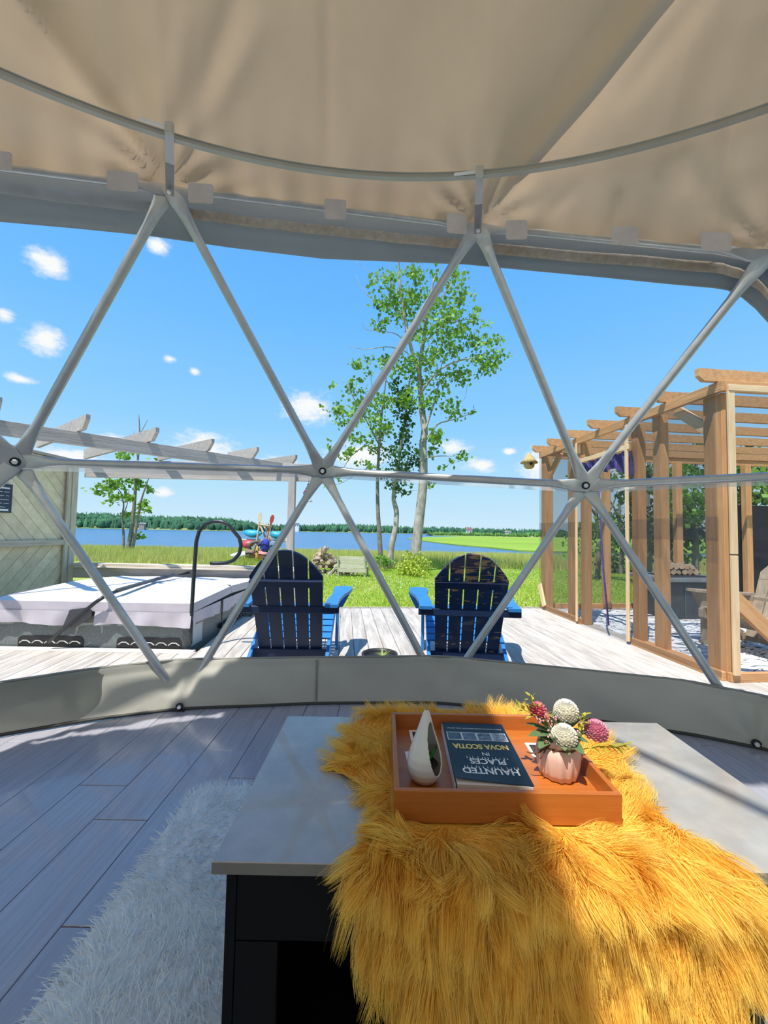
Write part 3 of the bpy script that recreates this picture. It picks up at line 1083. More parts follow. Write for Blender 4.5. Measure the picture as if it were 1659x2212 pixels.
piece('back_panel', body_m, tab, ((fx0 + .78) / 2, fy1 - .034, .17), (.78 - fx0 - .05, .012, .30), None, .001)
piece('back_rail', body_m, tab, ((fx0 + fx1) / 2, fy1 - .012, RZ + .03), (fx1 - fx0 - .042, .018, .05), None, .001)

# ---- golden fur throw, hanging over the table's front edge
fur = thing('fur_throw', (.3, .85, TZ), 'golden yellow long-haired fur throw draped over the coffee table', 'fur throw')
LEFT = [(-.02, 1.435), (-.085, 1.36), (-.115, 1.20), (-.105, 1.09), (-.045, 1.035), (.005, .975), (-.015, .90), (-.035, .83), (-.035, .785)]
RIGHT = [(.50, 1.435), (.66, 1.34), (.70, 1.22), (.655, 1.11), (.645, .99), (.665, .89), (.69, .83), (.695, .81), (.69, .785)]
DROP = [(-.035, .44, .69), (-.03, .385, .685), (.00, .335, .66), (.06, .285, .615), (.14, .245, .54)]
rows_ = []
for (lx, ly), (rx, ry) in zip(LEFT, RIGHT):
    rows_.append((Vector((lx, ly, TZ + .008)), Vector((rx, ry, TZ + .008))))
rows_[-1] = (Vector((-.035, .792, TZ + .002)), Vector((.69, .792, TZ + .002)))
for lx, z, rx in DROP:
    rows_.append((Vector((lx, .775, z)), Vector((rx, .775, z))))
NRF, NUF = 90, 60
S_ = np.linspace(0, len(rows_) - 1, NRF)
Lp = lerp_poly([r_[0] for r_ in rows_], S_)
Rp = lerp_poly([r_[1] for r_ in rows_], S_)
BS = np.zeros((NRF, NUF, 3))
for i in range(NRF):
    for j in range(NUF):
        u = j / (NUF - 1)
        q = Lp[i].lerp(Rp[i], u)
        if q.z < TZ - .005:
            q = q + Vector((0, -.010 - .012 * math.sin(u * 9) - .02 * (TZ - q.z), 0))
        BS[i, j] = q
fb = MB(); fb.v = [tuple(p) for p in BS.reshape(-1, 3)]; fb.f = grid_faces(NRF, NUF)
hide_m = M('golden_hide', (0.70, 0.36, 0.03), rough=.9)
ob = fb.build('hide', hide_m, fur, smooth=True)
TRX0, TRX1, TRY0, TRY1, TRZ0, TRZ1 = .035, .537, .905, 1.285, .461, .53
fur_m = M('golden_fur', (1.0, 0.76, 0.20), col2=(0.98, 0.63, 0.10), rough=.5, scale=9, island=.14, translucent=.42, spec=.35)
def base_at(s, u):
    i = np.clip(s * (NRF - 1), 0, NRF - 1.001); j = np.clip(u * (NUF - 1), 0, NUF - 1.001)
    i0, j0 = i.astype(int), j.astype(int)
    fi, fj = (i - i0)[:, None], (j - j0)[:, None]
    return (BS[i0, j0] * (1 - fi) * (1 - fj) + BS[i0 + 1, j0] * fi * (1 - fj) + BS[i0, j0 + 1] * (1 - fi) * fj + BS[i0 + 1, j0 + 1] * fi * fj)
def fur_dirs(root, u, s):
    n = len(root)
    hang = root[:, 2] < TZ - .004
    # on top: hair runs outwards from a spine, and forwards; tufts wander
    cx = .31
    vx = (root[:, 0] - cx) * 2.2
    vy = np.where(root[:, 1] > 1.1, (root[:, 1] - 1.1) * 2.4, (root[:, 1] - 1.1) * 3.0)
    an = 1.2 * np.sin(root[:, 0] * 21 + 4 * np.sin(root[:, 1] * 9)) + 1.0 * np.sin(root[:, 1] * 24 + 3 * np.cos(root[:, 0] * 13) + 2)
    vx2 = vx * np.cos(an) - vy * np.sin(an); vy2 = vx * np.sin(an) + vy * np.cos(an)
    l = np.sqrt(vx2 ** 2 + vy2 ** 2) + .25
    d = np.stack([vx2 / l, vy2 / l, .50 + .35 * np.sin(root[:, 0] * 17 + root[:, 1] * 23)], 1)
    # hanging part: down and a little outwards
    dh = np.stack([(root[:, 0] - cx) * .9 + .16 * np.sin(root[:, 0] * 40 + root[:, 2] * 20), np.full(n, -.42), np.full(n, -.9)], 1)
    # right over the edge it leans forward
    edge = np.clip((.90 - root[:, 1]) / .09, 0, 1)
    de = np.stack([(root[:, 0] - cx) * .9 + .2 * np.sin(root[:, 0] * 33), np.full(n, -.9), .10 + .35 * np.sin(root[:, 0] * 60 + root[:, 1] * 50)], 1)
    dt = d * (1 - edge[:, None]) + de * edge[:, None]
    out = np.where(hang[:, None], dh, dt)
    return out / np.linalg.norm(out, axis=1)[:, None]
NS = 5
def in_tray(q, m=0.0):
    return (q[:, 0] > TRX0 - m) & (q[:, 0] < TRX1 + m) & (q[:, 1] > TRY0 - m) & (q[:, 1] < TRY1 + m) & (q[:, 2] > .4)
ng = 1500
gs, gu = rng.uniform(0, 1, ng), rng.uniform(0, 1, ng)
groot = base_at(gs, gu)
gd = fur_dirs(groot, gu, gs) + rng.normal(size=(ng, 3)) * .28
gd /= np.linalg.norm(gd, axis=1)[:, None]
glen = rng.uniform(.055, .095, ng) * np.where(groot[:, 1] < .86, 1.35, 1.0)
nh = 88000
hs, hu = rng.uniform(0, 1, nh), rng.uniform(0, 1, nh)
root = base_at(hs, hu)
keep = ~in_tray(root, .004)
root, hs, hu = root[keep], hs[keep], hu[keep]
nh = len(root)
# nearest clump
near = np.zeros(nh, dtype=int)
for a in range(0, nh, 6000):
    dd = ((root[a:a + 6000, None, :] - groot[None]) ** 2).sum(2)
    near[a:a + 6000] = dd.argmin(1)
hd = fur_dirs(root, hu, hs) + rng.normal(size=(nh, 3)) * .16
hd /= np.linalg.norm(hd, axis=1)[:, None]
_, _, gp = strands(groot, gd, glen, np.full(ng, .001), NS, .13, .05)
gl = gp[near] - gp[near][:, :1] * 0
def avoid_tray(pts):
    q = pts.reshape(-1, 3)
    ins = (q[:, 0] > TRX0 - .003) & (q[:, 0] < TRX1 + .003) & (q[:, 1] > TRY0 - .003) & (q[:, 1] < TRY1 + .003) & (q[:, 2] < TRZ1 + .004) & (q[:, 2] > .44)
    # push out through the nearest tray side
    dl, dr, df, db = q[:, 0] - TRX0 + .003, TRX1 + .003 - q[:, 0], q[:, 1] - TRY0 + .003, TRY1 + .003 - q[:, 1]
    m_ = np.argmin(np.stack([dl, dr, df, db], 1), 1)
    q[ins & (m_ == 0), 0] = TRX0 - .004
    q[ins & (m_ == 1), 0] = TRX1 + .004
    q[ins & (m_ == 2), 1] = TRY0 - .004
    q[ins & (m_ == 3), 1] = TRY1 + .004
    ot = (q[:, 0] > TX0) & (q[:, 0] < TX1) & (q[:, 1] > TY0 - .002) & (q[:, 1] < TY1)
    q[ot & (q[:, 2] < TZ + .003) & (q[:, 2] > TZ - .03), 2] = TZ + .004
    return q.reshape(pts.shape)
lens_ = rng.uniform(.05, .09, nh) * np.where(root[:, 1] < .86, 1.35, 1.0) * (1 - .35 * in_tray(root, .04))
V, F, _ = strands(root, hd, lens_, rng.uniform(.0011, .0021, nh), NS, .13, .07, clump=gl, clump_w=.62, avoid=avoid_tray)
o = np_mesh('hair', V, F, fur_m, fur, smooth=True)
o['kind'] = 'stuff'

# ---- wooden tray
tray_m = M('orange_bamboo', (0.50, 0.165, 0.030), col2=(0.34, 0.095, 0.016), rough=.38, scale=2.5, stretch=(1, 18, 18), bump=.05, bscale=10, coat=.2, contrast=(.25, .8))
tray = thing('serving_tray', ((TRX0 + TRX1) / 2, (TRY0 + TRY1) / 2, TRZ0), 'rectangular orange-brown wooden tray standing on the golden fur', 'tray')
tw = .012
tcx, tcy = (TRX0 + TRX1) / 2, (TRY0 + TRY1) / 2
piece('tray_base', tray_m, tray, (tcx, tcy, .476), (TRX1 - TRX0 - .002, TRY1 - TRY0 - .002, .020), None, .001)
for y in (TRY0 + tw / 2, TRY1 - tw / 2):
    piece('tray_side', tray_m, tray, (tcx, y, (TRZ0 + TRZ1) / 2), (TRX1 - TRX0, tw, TRZ1 - TRZ0), None, .0015)
rot90 = Matrix.Rotation(math.pi / 2, 3, 'Z')
for x in (TRX0 + tw / 2, TRX1 - tw / 2):
    piece('tray_end', tray_m, tray, (x, tcy, (TRZ0 + TRZ1) / 2), (TRY1 - TRY0 - 2 * tw - .0005, tw, TRZ1 - TRZ0), rot90, .0015)
FZ = .4862                            # inside bottom of the tray

# ---- book
bk_navy = M('navy_cover', (0.006, 0.017, 0.034), rough=.42, var=.3, scale=9, spec=.35)
paper_m = M('book_paper', (0.78, 0.76, 0.74), rough=.8, scale=2, stretch=(2, 2, 300), var=.10)
white_ink = M('white_ink', (.88, .88, .86), rough=.5, var=.03)
yellow_ink = M('yellow_ink', (.90, .70, .16), rough=.5, var=.08, scale=60)
bc = [PZ(954, 1553, .524), PZ(1085, 1562, .524), PZ(1154, 1690, .524), PZ(985, 1688, .524)]
o_ = (bc[2] + bc[3]) / 2
by = ((bc[0] + bc[1]) / 2 - o_); by.z = 0
blen = by.length; by.normalize()
bx = Vector((by.y, -by.x, 0))
bw = .181
book = thing('paperback_book', (o_.x, o_.y, FZ), 'thick navy paperback with four photos and yellow Nova Scotia title', 'book')
def Bk(u, v, z): return o_ + bx * u + by * v + Vector((0, 0, z - o_.z))
th = .031
brot = Matrix((bx, by, Vector((0, 0, 1)))).transposed()
piece('back_cover', M('white_cover', (.80, .80, .80), rough=.4), book, Bk(0, blen / 2, FZ + .0008), (bw, blen, .0014), brot, .0002)
piece('page_block', paper_m, book, Bk(.001, blen / 2, FZ + .0016 + (th - .004) / 2), (bw - .006, blen - .004, th - .004), brot, .0006)
# front cover, lifting a little at the near left corner
cvm = MB()
def cov_z(u, v):
    l = max(0, 1 - v / .10) * max(0, 1 - (u + bw / 2) / (bw * 1.1))
    return FZ + th - .0010 + .007 * l * l
NCU, NCV = 14, 20
for lay in (0, 1):
    for i in range(NCU):
        for j in range(NCV):
            u, v = -bw / 2 + bw * i / (NCU - 1), blen * j / (NCV - 1)
            lift = max(0, 1 - v / .10) * max(0, 1 - (u + bw / 2) / (bw * 1.1))
            cvm.v.append(tuple(Bk(u, v + .012 * lift, cov_z(u, v) + (.0009 if lay else 0))))
ff = grid_faces(NCU, NCV)
cvm.f = [tuple(reversed(f)) for f in ff] + [tuple(q + NCU * NCV for q in f) for f in ff]
rim = [(i, 0) for i in range(NCU)] + [(NCU - 1, j) for j in range(1, NCV)] + [(i, NCV - 1) for i in range(NCU - 2, -1, -1)] + [(0, j) for j in range(NCV - 2, 0, -1)]
rim = [i * NCV + j for i, j in rim]
for a, b in zip(rim, rim[1:] + rim[:1]):
    cvm.f.append((a, b, b + NCU * NCV, a + NCU * NCV))
cover = cvm.build('front_cover', bk_navy, book)
piece('spine', M('pale_spine', (.70, .68, .74), rough=.45), book, Bk(-bw / 2 - .0006, blen / 2, FZ + th / 2 - .001), (.0012, blen, th - .004), brot, .0002)
def text(s, size, u, v, mat, parent, sx=1.0, zoff=.0006, bold=.0):
    cu = bpy.data.curves.new('lettering', 'FONT')
    cu.body = s
    cu.size = size
    cu.align_x = 'CENTER'
    cu.align_y = 'CENTER'
    cu.offset = bold
    cu.extrude = 0.0
    tmp = bpy.data.objects.new('tmp', cu)
    COL.objects.link(tmp)
    dg = bpy.context.evaluated_depsgraph_get()
    me = bpy.data.meshes.new_from_object(tmp.evaluated_get(dg))
    bpy.data.objects.remove(tmp)
    off = WL[parent.name]
    for vtx in me.vertices:
        x, y = -vtx.co.x * sx, -vtx.co.y           # the book lies upside down to the viewer
        uu, vv = u + x, v + y
        w = Bk(uu, vv, cov_z(uu, max(vv, 0)) + .0009 + zoff)
        vtx.co = w - off
    me.materials.clear()
    me.materials.append(mat)
    me.name = 'lettering'
    o = bpy.data.objects.new('lettering', me)
    COL.objects.link(o)
    o.parent = parent
    return o
text('HAUNTED', .034, .002, .052, white_ink, cover, .86, bold=.0009)
text('PLACES', .032, .004, .094, white_ink, cover, .86, bold=.0009)
text('IN', .020, .006, .128, white_ink, cover, 1.0, bold=.0003)
text('NOVA SCOTIA', .032, .000, .164, yellow_ink, cover, .70, bold=.0012)
text('PARANORMAL INVESTIGATION LOG BOOK', .0085, .0, .262, white_ink, cover, .95)
# drips of the horror lettering
dm = MB()
for v0, cnt_, wdt in ((.052, 15, .066), (.094, 12, .054)):
    for k in range(cnt_):
        u = .006 - wdt + 2 * wdt * k / (cnt_ - 1) + random.uniform(-.003, .003)
        l = random.uniform(.003, .008)
        a, b = v0 + .010, v0 + .014 + l
        z = cov_z(u, v0) + .0016
        dm.add([Bk(u - .0012, a, z), Bk(u + .0012, a, z), Bk(u + .0004, b, z), Bk(u - .0004, b, z)], [(0, 1, 2, 3)])
dm.build('lettering_drips', white_ink, cover)['kind'] = 'stuff'
photo_m = [M('printed_photo_%s' % n_, c, rough=.4, scale=70, col2=c2, contrast=(.35, .65)) for n_, c, c2 in (('forest', (.10, .16, .20), (.01, .03, .05)), ('house', (.20, .26, .34), (.03, .05, .09)), ('lake', (.25, .30, .36), (.01, .02, .04)), ('snow', (.40, .45, .50), (.02, .04, .05)))]
for k in range(4):
    u = -bw / 2 + .006 + (bw - .012) * (k + .5) / 4
    z = cov_z(u, .22) + .0013
    hw, hv_ = (bw - .014) / 8 , .022
    MB().add([Bk(u - hw, .217 - hv_, z), Bk(u + hw, .217 - hv_, z), Bk(u + hw, .217 + hv_, z), Bk(u - hw, .217 + hv_, z)], [(0, 1, 2, 3)]).build('photo_border', white_ink, cover)
    hw -= .002; hv_ -= .0025; z += .0003
    MB().add([Bk(u - hw, .217 - hv_, z), Bk(u + hw, .217 - hv_, z), Bk(u + hw, .217 + hv_, z), Bk(u - hw, .217 + hv_, z)], [(0, 1, 2, 3)]).build('cover_photo', photo_m[k], cover)
piece('barcode_strip', M('mauve_mark', (.35, .22, .33), rough=.6), book, Bk(.02, .0012, FZ + .017), (.035, .0006, .0035), brot, 0)

# ---- photo cards lying in the tray
def card(px, py, w, h, rotz, label, c1, c2):
    p = PZ(px, py, FZ)
    o = thing('photo_card', (p.x, p.y, FZ), label, 'photo card', rotz=rotz)
    piece('card_border', white_ink, o, (0, 0, .0006), (w, h, .001), None, .0001, local=True)
    MB().add([(-w * .36, -h * .30, .0013), (w * .36, -h * .30, .0013), (w * .36, h * .36, .0013), (-w * .36, h * .36, .0013)], [(0, 1, 2, 3)]).build('picture', M('card_' + label[:24].replace(' ', '_'), c1, col2=c2, rough=.4, scale=120, contrast=(.4, .6)), o, local=True)
    return o
card(908, 1592, .060, .078, .05, 'white-bordered photo card with a dark brown picture behind the planter', (.10, .06, .03), (.01, .01, .01))
card(900, 1640, .055, .075, .08, 'white-bordered photo card mostly hidden beside the white planter', (.10, .12, .14), (.01, .01, .01))
card(1166, 1622, .060, .080, -.03, 'white-bordered photo card partly under the pink vase', (.30, .20, .12), (.05, .04, .04))

# ---- white teardrop planter
pl_m = M('white_glaze', (0.70, 0.69, 0.66), rough=.16, var=.03, coat=.5, spec=.5)
pb = PZ(917, 1690, FZ); pb.y += .012
plant = thing('teardrop_planter', (pb.x, pb.y, FZ), 'glossy white teardrop-shaped ceramic planter with an oval opening', 'planter')
HP = .168
def tear(t):                                  # radius along the height
    return .044 * (math.sin(math.pi * min(1, (t + .06)) ** .62) ** .85 if t < .999 else 0.0) 
prof = [(0, .024), (.02, .031), (.08, .0385), (.16, .0425), (.25, .0435), (.36, .041), (.48, .0355), (.60, .0285), (.72, .0215), (.82, .016), (.90, .0118), (.95, .009), (.985, .006), (1.0, .002)]
NA = 48
od = Vector((.72, -.62, 0)).normalized()      # the way the opening looks
osd = Vector((od.y, -od.x, 0))
def pl_pt(k, j, inner=False):
    t, r = prof[k]
    if inner: r = max(.001, r - .004)
    a = 2 * math.pi * j / NA
    return Vector((pb.x - .006 * t * 0 + r * math.cos(a) + .004 * t, pb.y + r * math.sin(a), FZ + .0006 + HP * t * (0.985 if inner else 1)))
tt = np.linspace(0, 13, 120)
fine = []
for x in tt:
    i = min(int(x), 12); f_ = x - i
    fine.append((prof[i][0] + (prof[i + 1][0] - prof[i][0]) * f_, prof[i][1] + (prof[i + 1][1] - prof[i][1]) * f_))
prof = fine
def in_open(p):
    rel = p - Vector((pb.x, pb.y, FZ))
    if rel.dot(od) <= 0: return False
    s_, z_ = rel.dot(osd), rel.z / HP
    # egg outline
    c, hz = .50, .36
    k = (z_ - c) / hz
    if abs(k) >= 1: return False
    half = .0215 * math.sqrt(1 - k * k) * (1 - .38 * k)
    return abs(s_) < half
NA = 150
mb = MB()
for inner in (False, True):
    for k in range(len(prof)):
        for j in range(NA):
            mb.v.append(tuple(pl_pt(k, j, inner)))
nv = len(prof) * NA
hole = set()
for k in range(len(prof) - 1):
    for j in range(NA):
        j2 = (j + 1) % NA
        a = (k * NA + j, k * NA + j2, (k + 1) * NA + j2, (k + 1) * NA + j)
        c = (Vector(mb.v[a[0]]) + Vector(mb.v[a[2]])) / 2
        if in_open(c):
            hole.add((k, j)); continue
        mb.f.append(a)
        mb.f.append(tuple(q + nv for q in reversed(a)))
for (k, j) in hole:                            # the wall's thickness round the opening
    j2 = (j + 1) % NA
    for nb, (e0, e1) in (((k - 1, j), ((k, j), (k, j2))), ((k + 1, j), ((k + 1, j2), (k + 1, j))), ((k, (j - 1) % NA), ((k + 1, j), (k, j))), ((k, j2), ((k, j2), (k + 1, j2)))):
        if nb not in hole:
            a, b = e0[0] * NA + e0[1], e1[0] * NA + e1[1]
            mb.f.append((a, b, b + nv, a + nv))
mb.f.append(tuple(reversed(range(NA))))
po = mb.build('shell', pl_m, plant, smooth=True)
MB().lathe([(.001, .045), (.030, .043), (.034, .040)], (pb.x, pb.y, FZ), 18).build('soil', M('dark_soil', (.03, .018, .01), rough=.95, bump=1, bscale=300), plant)
leafg = M('succulent_green', (.06, .30, .035), col2=(.03, .16, .02), rough=.35, scale=40, translucent=.15)
suc = thing('succulent', (pb.x + .006, pb.y - .006, FZ + .044), 'small green succulent growing inside the white planter', 'plant')
for k in range(9):
    a = -0.9 + k * .7
    tilt = .35 + .5 * (k % 3) / 2
    d = Vector((math.cos(a) * tilt, math.sin(a) * tilt, 1)).normalized()
    sd = d.orthogonal().normalized()
    up = d.cross(sd)
    c0 = Vector((pb.x + .006, pb.y - .006, FZ + .044))
    L_ = .030 + .008 * (k % 3)
    mb = MB()
    for t, w in ((0, .003), (.3, .007), (.6, .0085), (.85, .005), (1, .0008)):
        c = c0 + d * L_ * t
        for q in range(6):
            an = q * math.pi / 3
            mb.v.append(tuple(c + sd * w * math.cos(an) + up * w * .38 * math.sin(an)))
    mb.f = [(i * 6 + j, i * 6 + (j + 1) % 6, (i + 1) * 6 + (j + 1) % 6, (i + 1) * 6 + j) for i in range(4) for j in range(6)]
    mb.build('leaf', leafg, suc, smooth=True)

# ---- pink pleated vase and its flowers
vb_ = PZ(1221, 1700, FZ); vb_.y += .05
VX, VY = vb_.x + .004, vb_.y
vase = thing('pleated_vase', (VX, VY, FZ), 'pale pink pleated vase with a dark twine tied round its neck', 'vase')
vm = M('pink_ceramic', (.72, .47, .38), rough=.45, var=.06)
def pleat(a, z): return 1 + .04 * math.sin(a * 13 + 14 * z)
MB().lathe([(.034, .0), (.043, .003), (.048, .018), (.051, .036), (.0525, .054), (.0515, .068), (.0475, .076), (.045, .0805), (.047, .087), (.051, .097), (.049, .098), (.043, .082), (.046, .070), (.040, .03)],
           (VX, VY, FZ + .0006), 88, pleat).build('vase_body', vm, vase, smooth=True)
tw_ = M('brown_twine', (.16, .06, .02), rough=.9, bump=.5, bscale=200)
MB().tube([Vector((VX + .0465 * math.cos(a), VY + .0465 * math.sin(a), FZ + .0805 + .001 * math.sin(a * 6))) for a in np.linspace(0, 2 * math.pi, 40, endpoint=False)], .0022, 6, closed=True).build('twine', tw_, vase, smooth=True)
bow0 = Vector((VX - .040, VY - .028, FZ + .081))
for pts in ([(0, 0, 0), (-.015, -.006, .010), (-.028, -.008, .002), (-.02, -.006, -.004), (0, 0, 0)], [(0, 0, 0), (-.010, -.01, .018), (-.002, -.012, .022), (.004, -.008, .010), (0, 0, 0)],
            [(0, 0, 0), (-.02, -.004, -.010), (-.040, -.004, -.012), (-.05, -.002, -.010)], [(0, 0, 0), (-.015, -.012, -.012), (-.022, -.014, -.020)]):
    MB().tube([bow0 + Vector(p) for p in pts], .0016, 6).build('twine_bow', tw_, vase, smooth=True)
stem_m = M('stem_green', (.10, .16, .04), rough=.7)
fl_leaf = M('eucalyptus_leaf', (.16, .25, .11), col2=(.08, .15, .06), rough=.5, scale=30, translucent=.2)
yel_m = M('yellow_green_sprig', (.55, .50, .06), col2=(.38, .40, .05), rough=.5, scale=40, translucent=.3)
foot = Vector((VX, VY, FZ + .03))
def stem_to(p, parent, r=.0016):
    p = Vector(p)
    mid = foot.lerp(p, .55) + Vector((0, 0, .012))
    neck = Vector((VX + (p.x - VX) * .3, VY + (p.y - VY) * .3, FZ + .085))
    q = [foot.lerp(neck, .0), neck, neck.lerp(p, .5) + Vector((0, 0, .006)), p]
    return MB().tube(q, r, 6).build('stem', stem_m, parent, smooth=True)
def petal_pts(c, d, L_, w, cup, sd=None):
    d = Vector(d).normalized()
    sd = (sd or d.orthogonal()).normalized()
    up = d.cross(sd).normalized()
    P_ = []
    for t, ww, z in ((0, .25, 0), (.35, .8, .25), (.7, 1.0, .55), (1.0, .55, .35)):
        for s_ in (-1, 0, 1):
            P_.append(c + d * L_ * t + sd * w * ww * s_ + up * (cup * z - (cup * .5 if s_ else 0)))
    F_ = [(i * 3 + j, i * 3 + j + 1, (i + 1) * 3 + j + 1, (i + 1) * 3 + j) for i in range(3) for j in range(2)]
    return P_, F_
def pom(p, r, mat, label, count, tip=None, group=None):
    p = Vector(p)
    f = thing('flower', p, label, 'flower', group)
    stem_to(p, f)
    core = MB().sphere(p, r * .62, 14, 10).build('flower_core', M('core_' + mat.name, tuple(c * .8 for c in (mat_base[mat.name])), rough=.8), f, smooth=True)
    mb = MB()
    g = (1 + 5 ** .5) / 2
    for k in range(count):
        z = 1 - 2 * (k + .5) / count
        a = 2 * math.pi * k / g
        d = Vector((math.sqrt(1 - z * z) * math.cos(a), math.sqrt(1 - z * z) * math.sin(a), z))
        if d.z < -.75: continue
        tang = d.cross(Vector((0, 0, 1)))
        tang = tang.normalized() if tang.length > .05 else Vector((1, 0, 0))
        down = tang.cross(d)
        c = p + d * r * .50
        dd = (d + down * (-.15 if z > .2 else .35)).normalized()
        P_, F_ = petal_pts(c, dd, r * .55, r * .23, r * .16, tang)
        mb.add(P_, F_)
    o = mb.build('petals', mat, f, smooth=True)
    return f
mat_base = {}
def FM(name, c, c2=None, **k):
    mat_base[name] = c
    return M(name, c, col2=c2, rough=.6, translucent=.3, scale=50, island=.10, **k)
white_pet = FM('cream_petals', (.95, .94, .86), (.93, .90, .80))
pink_pet = FM('pink_petals', (.86, .30, .46), (.80, .55, .62))
red_pet = FM('crimson_petals', (.62, .03, .10), (.78, .30, .40))
pY = VY
pom(PY(1223, 1537, pY + .01), .0295, white_pet, 'round cream pompom flower standing highest in the vase', 230)
pom(PY(1219, 1592, pY - .035), .0300, white_pet, 'round cream pompom flower low over the vase rim', 230)
pom(PY(1288, 1580, pY - .005), .0280, pink_pet, 'bright pink pompom flower beside the yellow sprig', 190)
pom(PY(1162, 1535, pY + .01), .0220, red_pet, 'crimson and pink flower beside the red berries', 70)
def leaf_shape(c, d, L_, w, bend=.15):
    d = Vector(d).normalized()
    sd = d.cross(Vector((0, 0, 1)))
    sd = sd.normalized() if sd.length > .05 else Vector((1, 0, 0))
    up = sd.cross(d)
    P_, n_ = [], 6
    for i in range(n_ + 1):
        t = i / n_
        ww = w * math.sin(math.pi * (t * .93 + .05)) ** .8
        q = Vector(c) + d * L_ * t - up * L_ * bend * t * t
        P_ += [q - sd * ww + up * ww * .25, q, q + sd * ww + up * ww * .25]
    F_ = [(i * 3 + j, i * 3 + j + 1, (i + 1) * 3 + j + 1, (i + 1) * 3 + j) for i in range(n_) for j in range(2)]
    return P_, F_
neck = Vector((VX, VY, FZ + .10))
spray = thing('leaf_spray', neck, 'dark green round leaves spreading over the vase rim', 'foliage')
for (dx, dy, dz, L_, w) in ((-1, -.3, .25, .062, .014), (-.9, -.6, -.05, .055, .013), (.35, -1, .05, .058, .015), (.75, -.6, .2, .05, .013), (-.2, -1, .1, .05, .013), (.8, .1, .8, .06, .012),
                            (-.7, .3, .7, .055, .013), (-1, .1, .5, .06, .011), (.2, .5, 1, .06, .012), (-.3, -.2, 1, .05, .012), (1, -.1, .35, .05, .012), (.45, -.7, .55, .05, .012), (-.5, -.7, .4, .05, .012), (0, -.9, -.15, .045, .013)):
    P_, F_ = leaf_shape(neck + Vector((dx, dy, 0)) * .012, (dx, dy, dz), L_ * 1.2, w * 1.25)
    MB().add(P_, F_).build('leaf', fl_leaf, spray, smooth=True)
def sprig(pxs, label, n_=15):
    pts = [PY(px, py, pY + dy) for px, py, dy in pxs]
    o = thing('sprig', pts[0], label, 'sprig')
    path = [neck - Vector((0, 0, .03))] + pts
    MB().tube(path, .0011, 6).build('stem', yel_m, o, smooth=True)
    xs = np.linspace(.25, len(pts) - 1, n_)
    for k, q in enumerate(lerp_poly(pts, xs)):
        t = (pts[-1] - pts[0]).normalized()
        sd = t.cross(Vector((math.cos(k * 2.4), math.sin(k * 2.4), .4))).normalized()
        P_, F_ = leaf_shape(q, t * .8 + sd * .8, .026 - .008 * k / n_, .0048)
        MB().add(P_, F_).build('leaf', yel_m, o, smooth=True)
sprig([(1262, 1618, -.03), (1300, 1612, -.035), (1330, 1615, -.03), (1352, 1610, -.03)], 'yellow-green sprig reaching out over the tray edge', 20)
sprig([(1175, 1560, 0), (1160, 1535, 0), (1150, 1515, 0), (1146, 1502, 0)], 'yellow-green sprig pointing up beside the crimson flower', 10)
sprig([(1170, 1555, .005), (1145, 1540, .005), (1128, 1530, .005), (1120, 1524, .005)], 'yellow-green sprig pointing away from the crimson flower', 8)
sprig([(1255, 1590, -.01), (1258, 1560, -.01), (1262, 1545, -.01)], 'short yellow sprig between the cream and pink flowers', 8)
berry_m = M('red_berries', (.62, .16, .22), col2=(.80, .45, .45), rough=.3, scale=60, island=.15)
bb = PY(1180, 1553, pY - .01)
br = thing('berry_sprig', bb, 'cluster of small red and pink berries on thin stems', 'berries')
stem_to(bb, br, .0012)
for k in range(34):
    q = bb + Vector((random.gauss(0, .014), random.gauss(0, .008), random.gauss(0, .010) - .002))
    MB().sphere(q, random.uniform(.0020, .0030), 8, 6).build('berry', berry_m, br, smooth=True)
for q0, label in ((PY(1188, 1592, pY - .04), 'few pink berries close beside the low cream flower'), (PY(1248, 1583, pY - .03), 'few pink berries between the cream and pink flowers')):
    br2 = thing('berry_sprig', q0, label, 'berries')
    stem_to(q0, br2, .0010)
    for k in range(3):
        MB().sphere(q0 + Vector((.004 * (k - 1), 0, .004 * (k % 2))), .0028, 8, 6).build('berry', berry_m, br2, smooth=True)

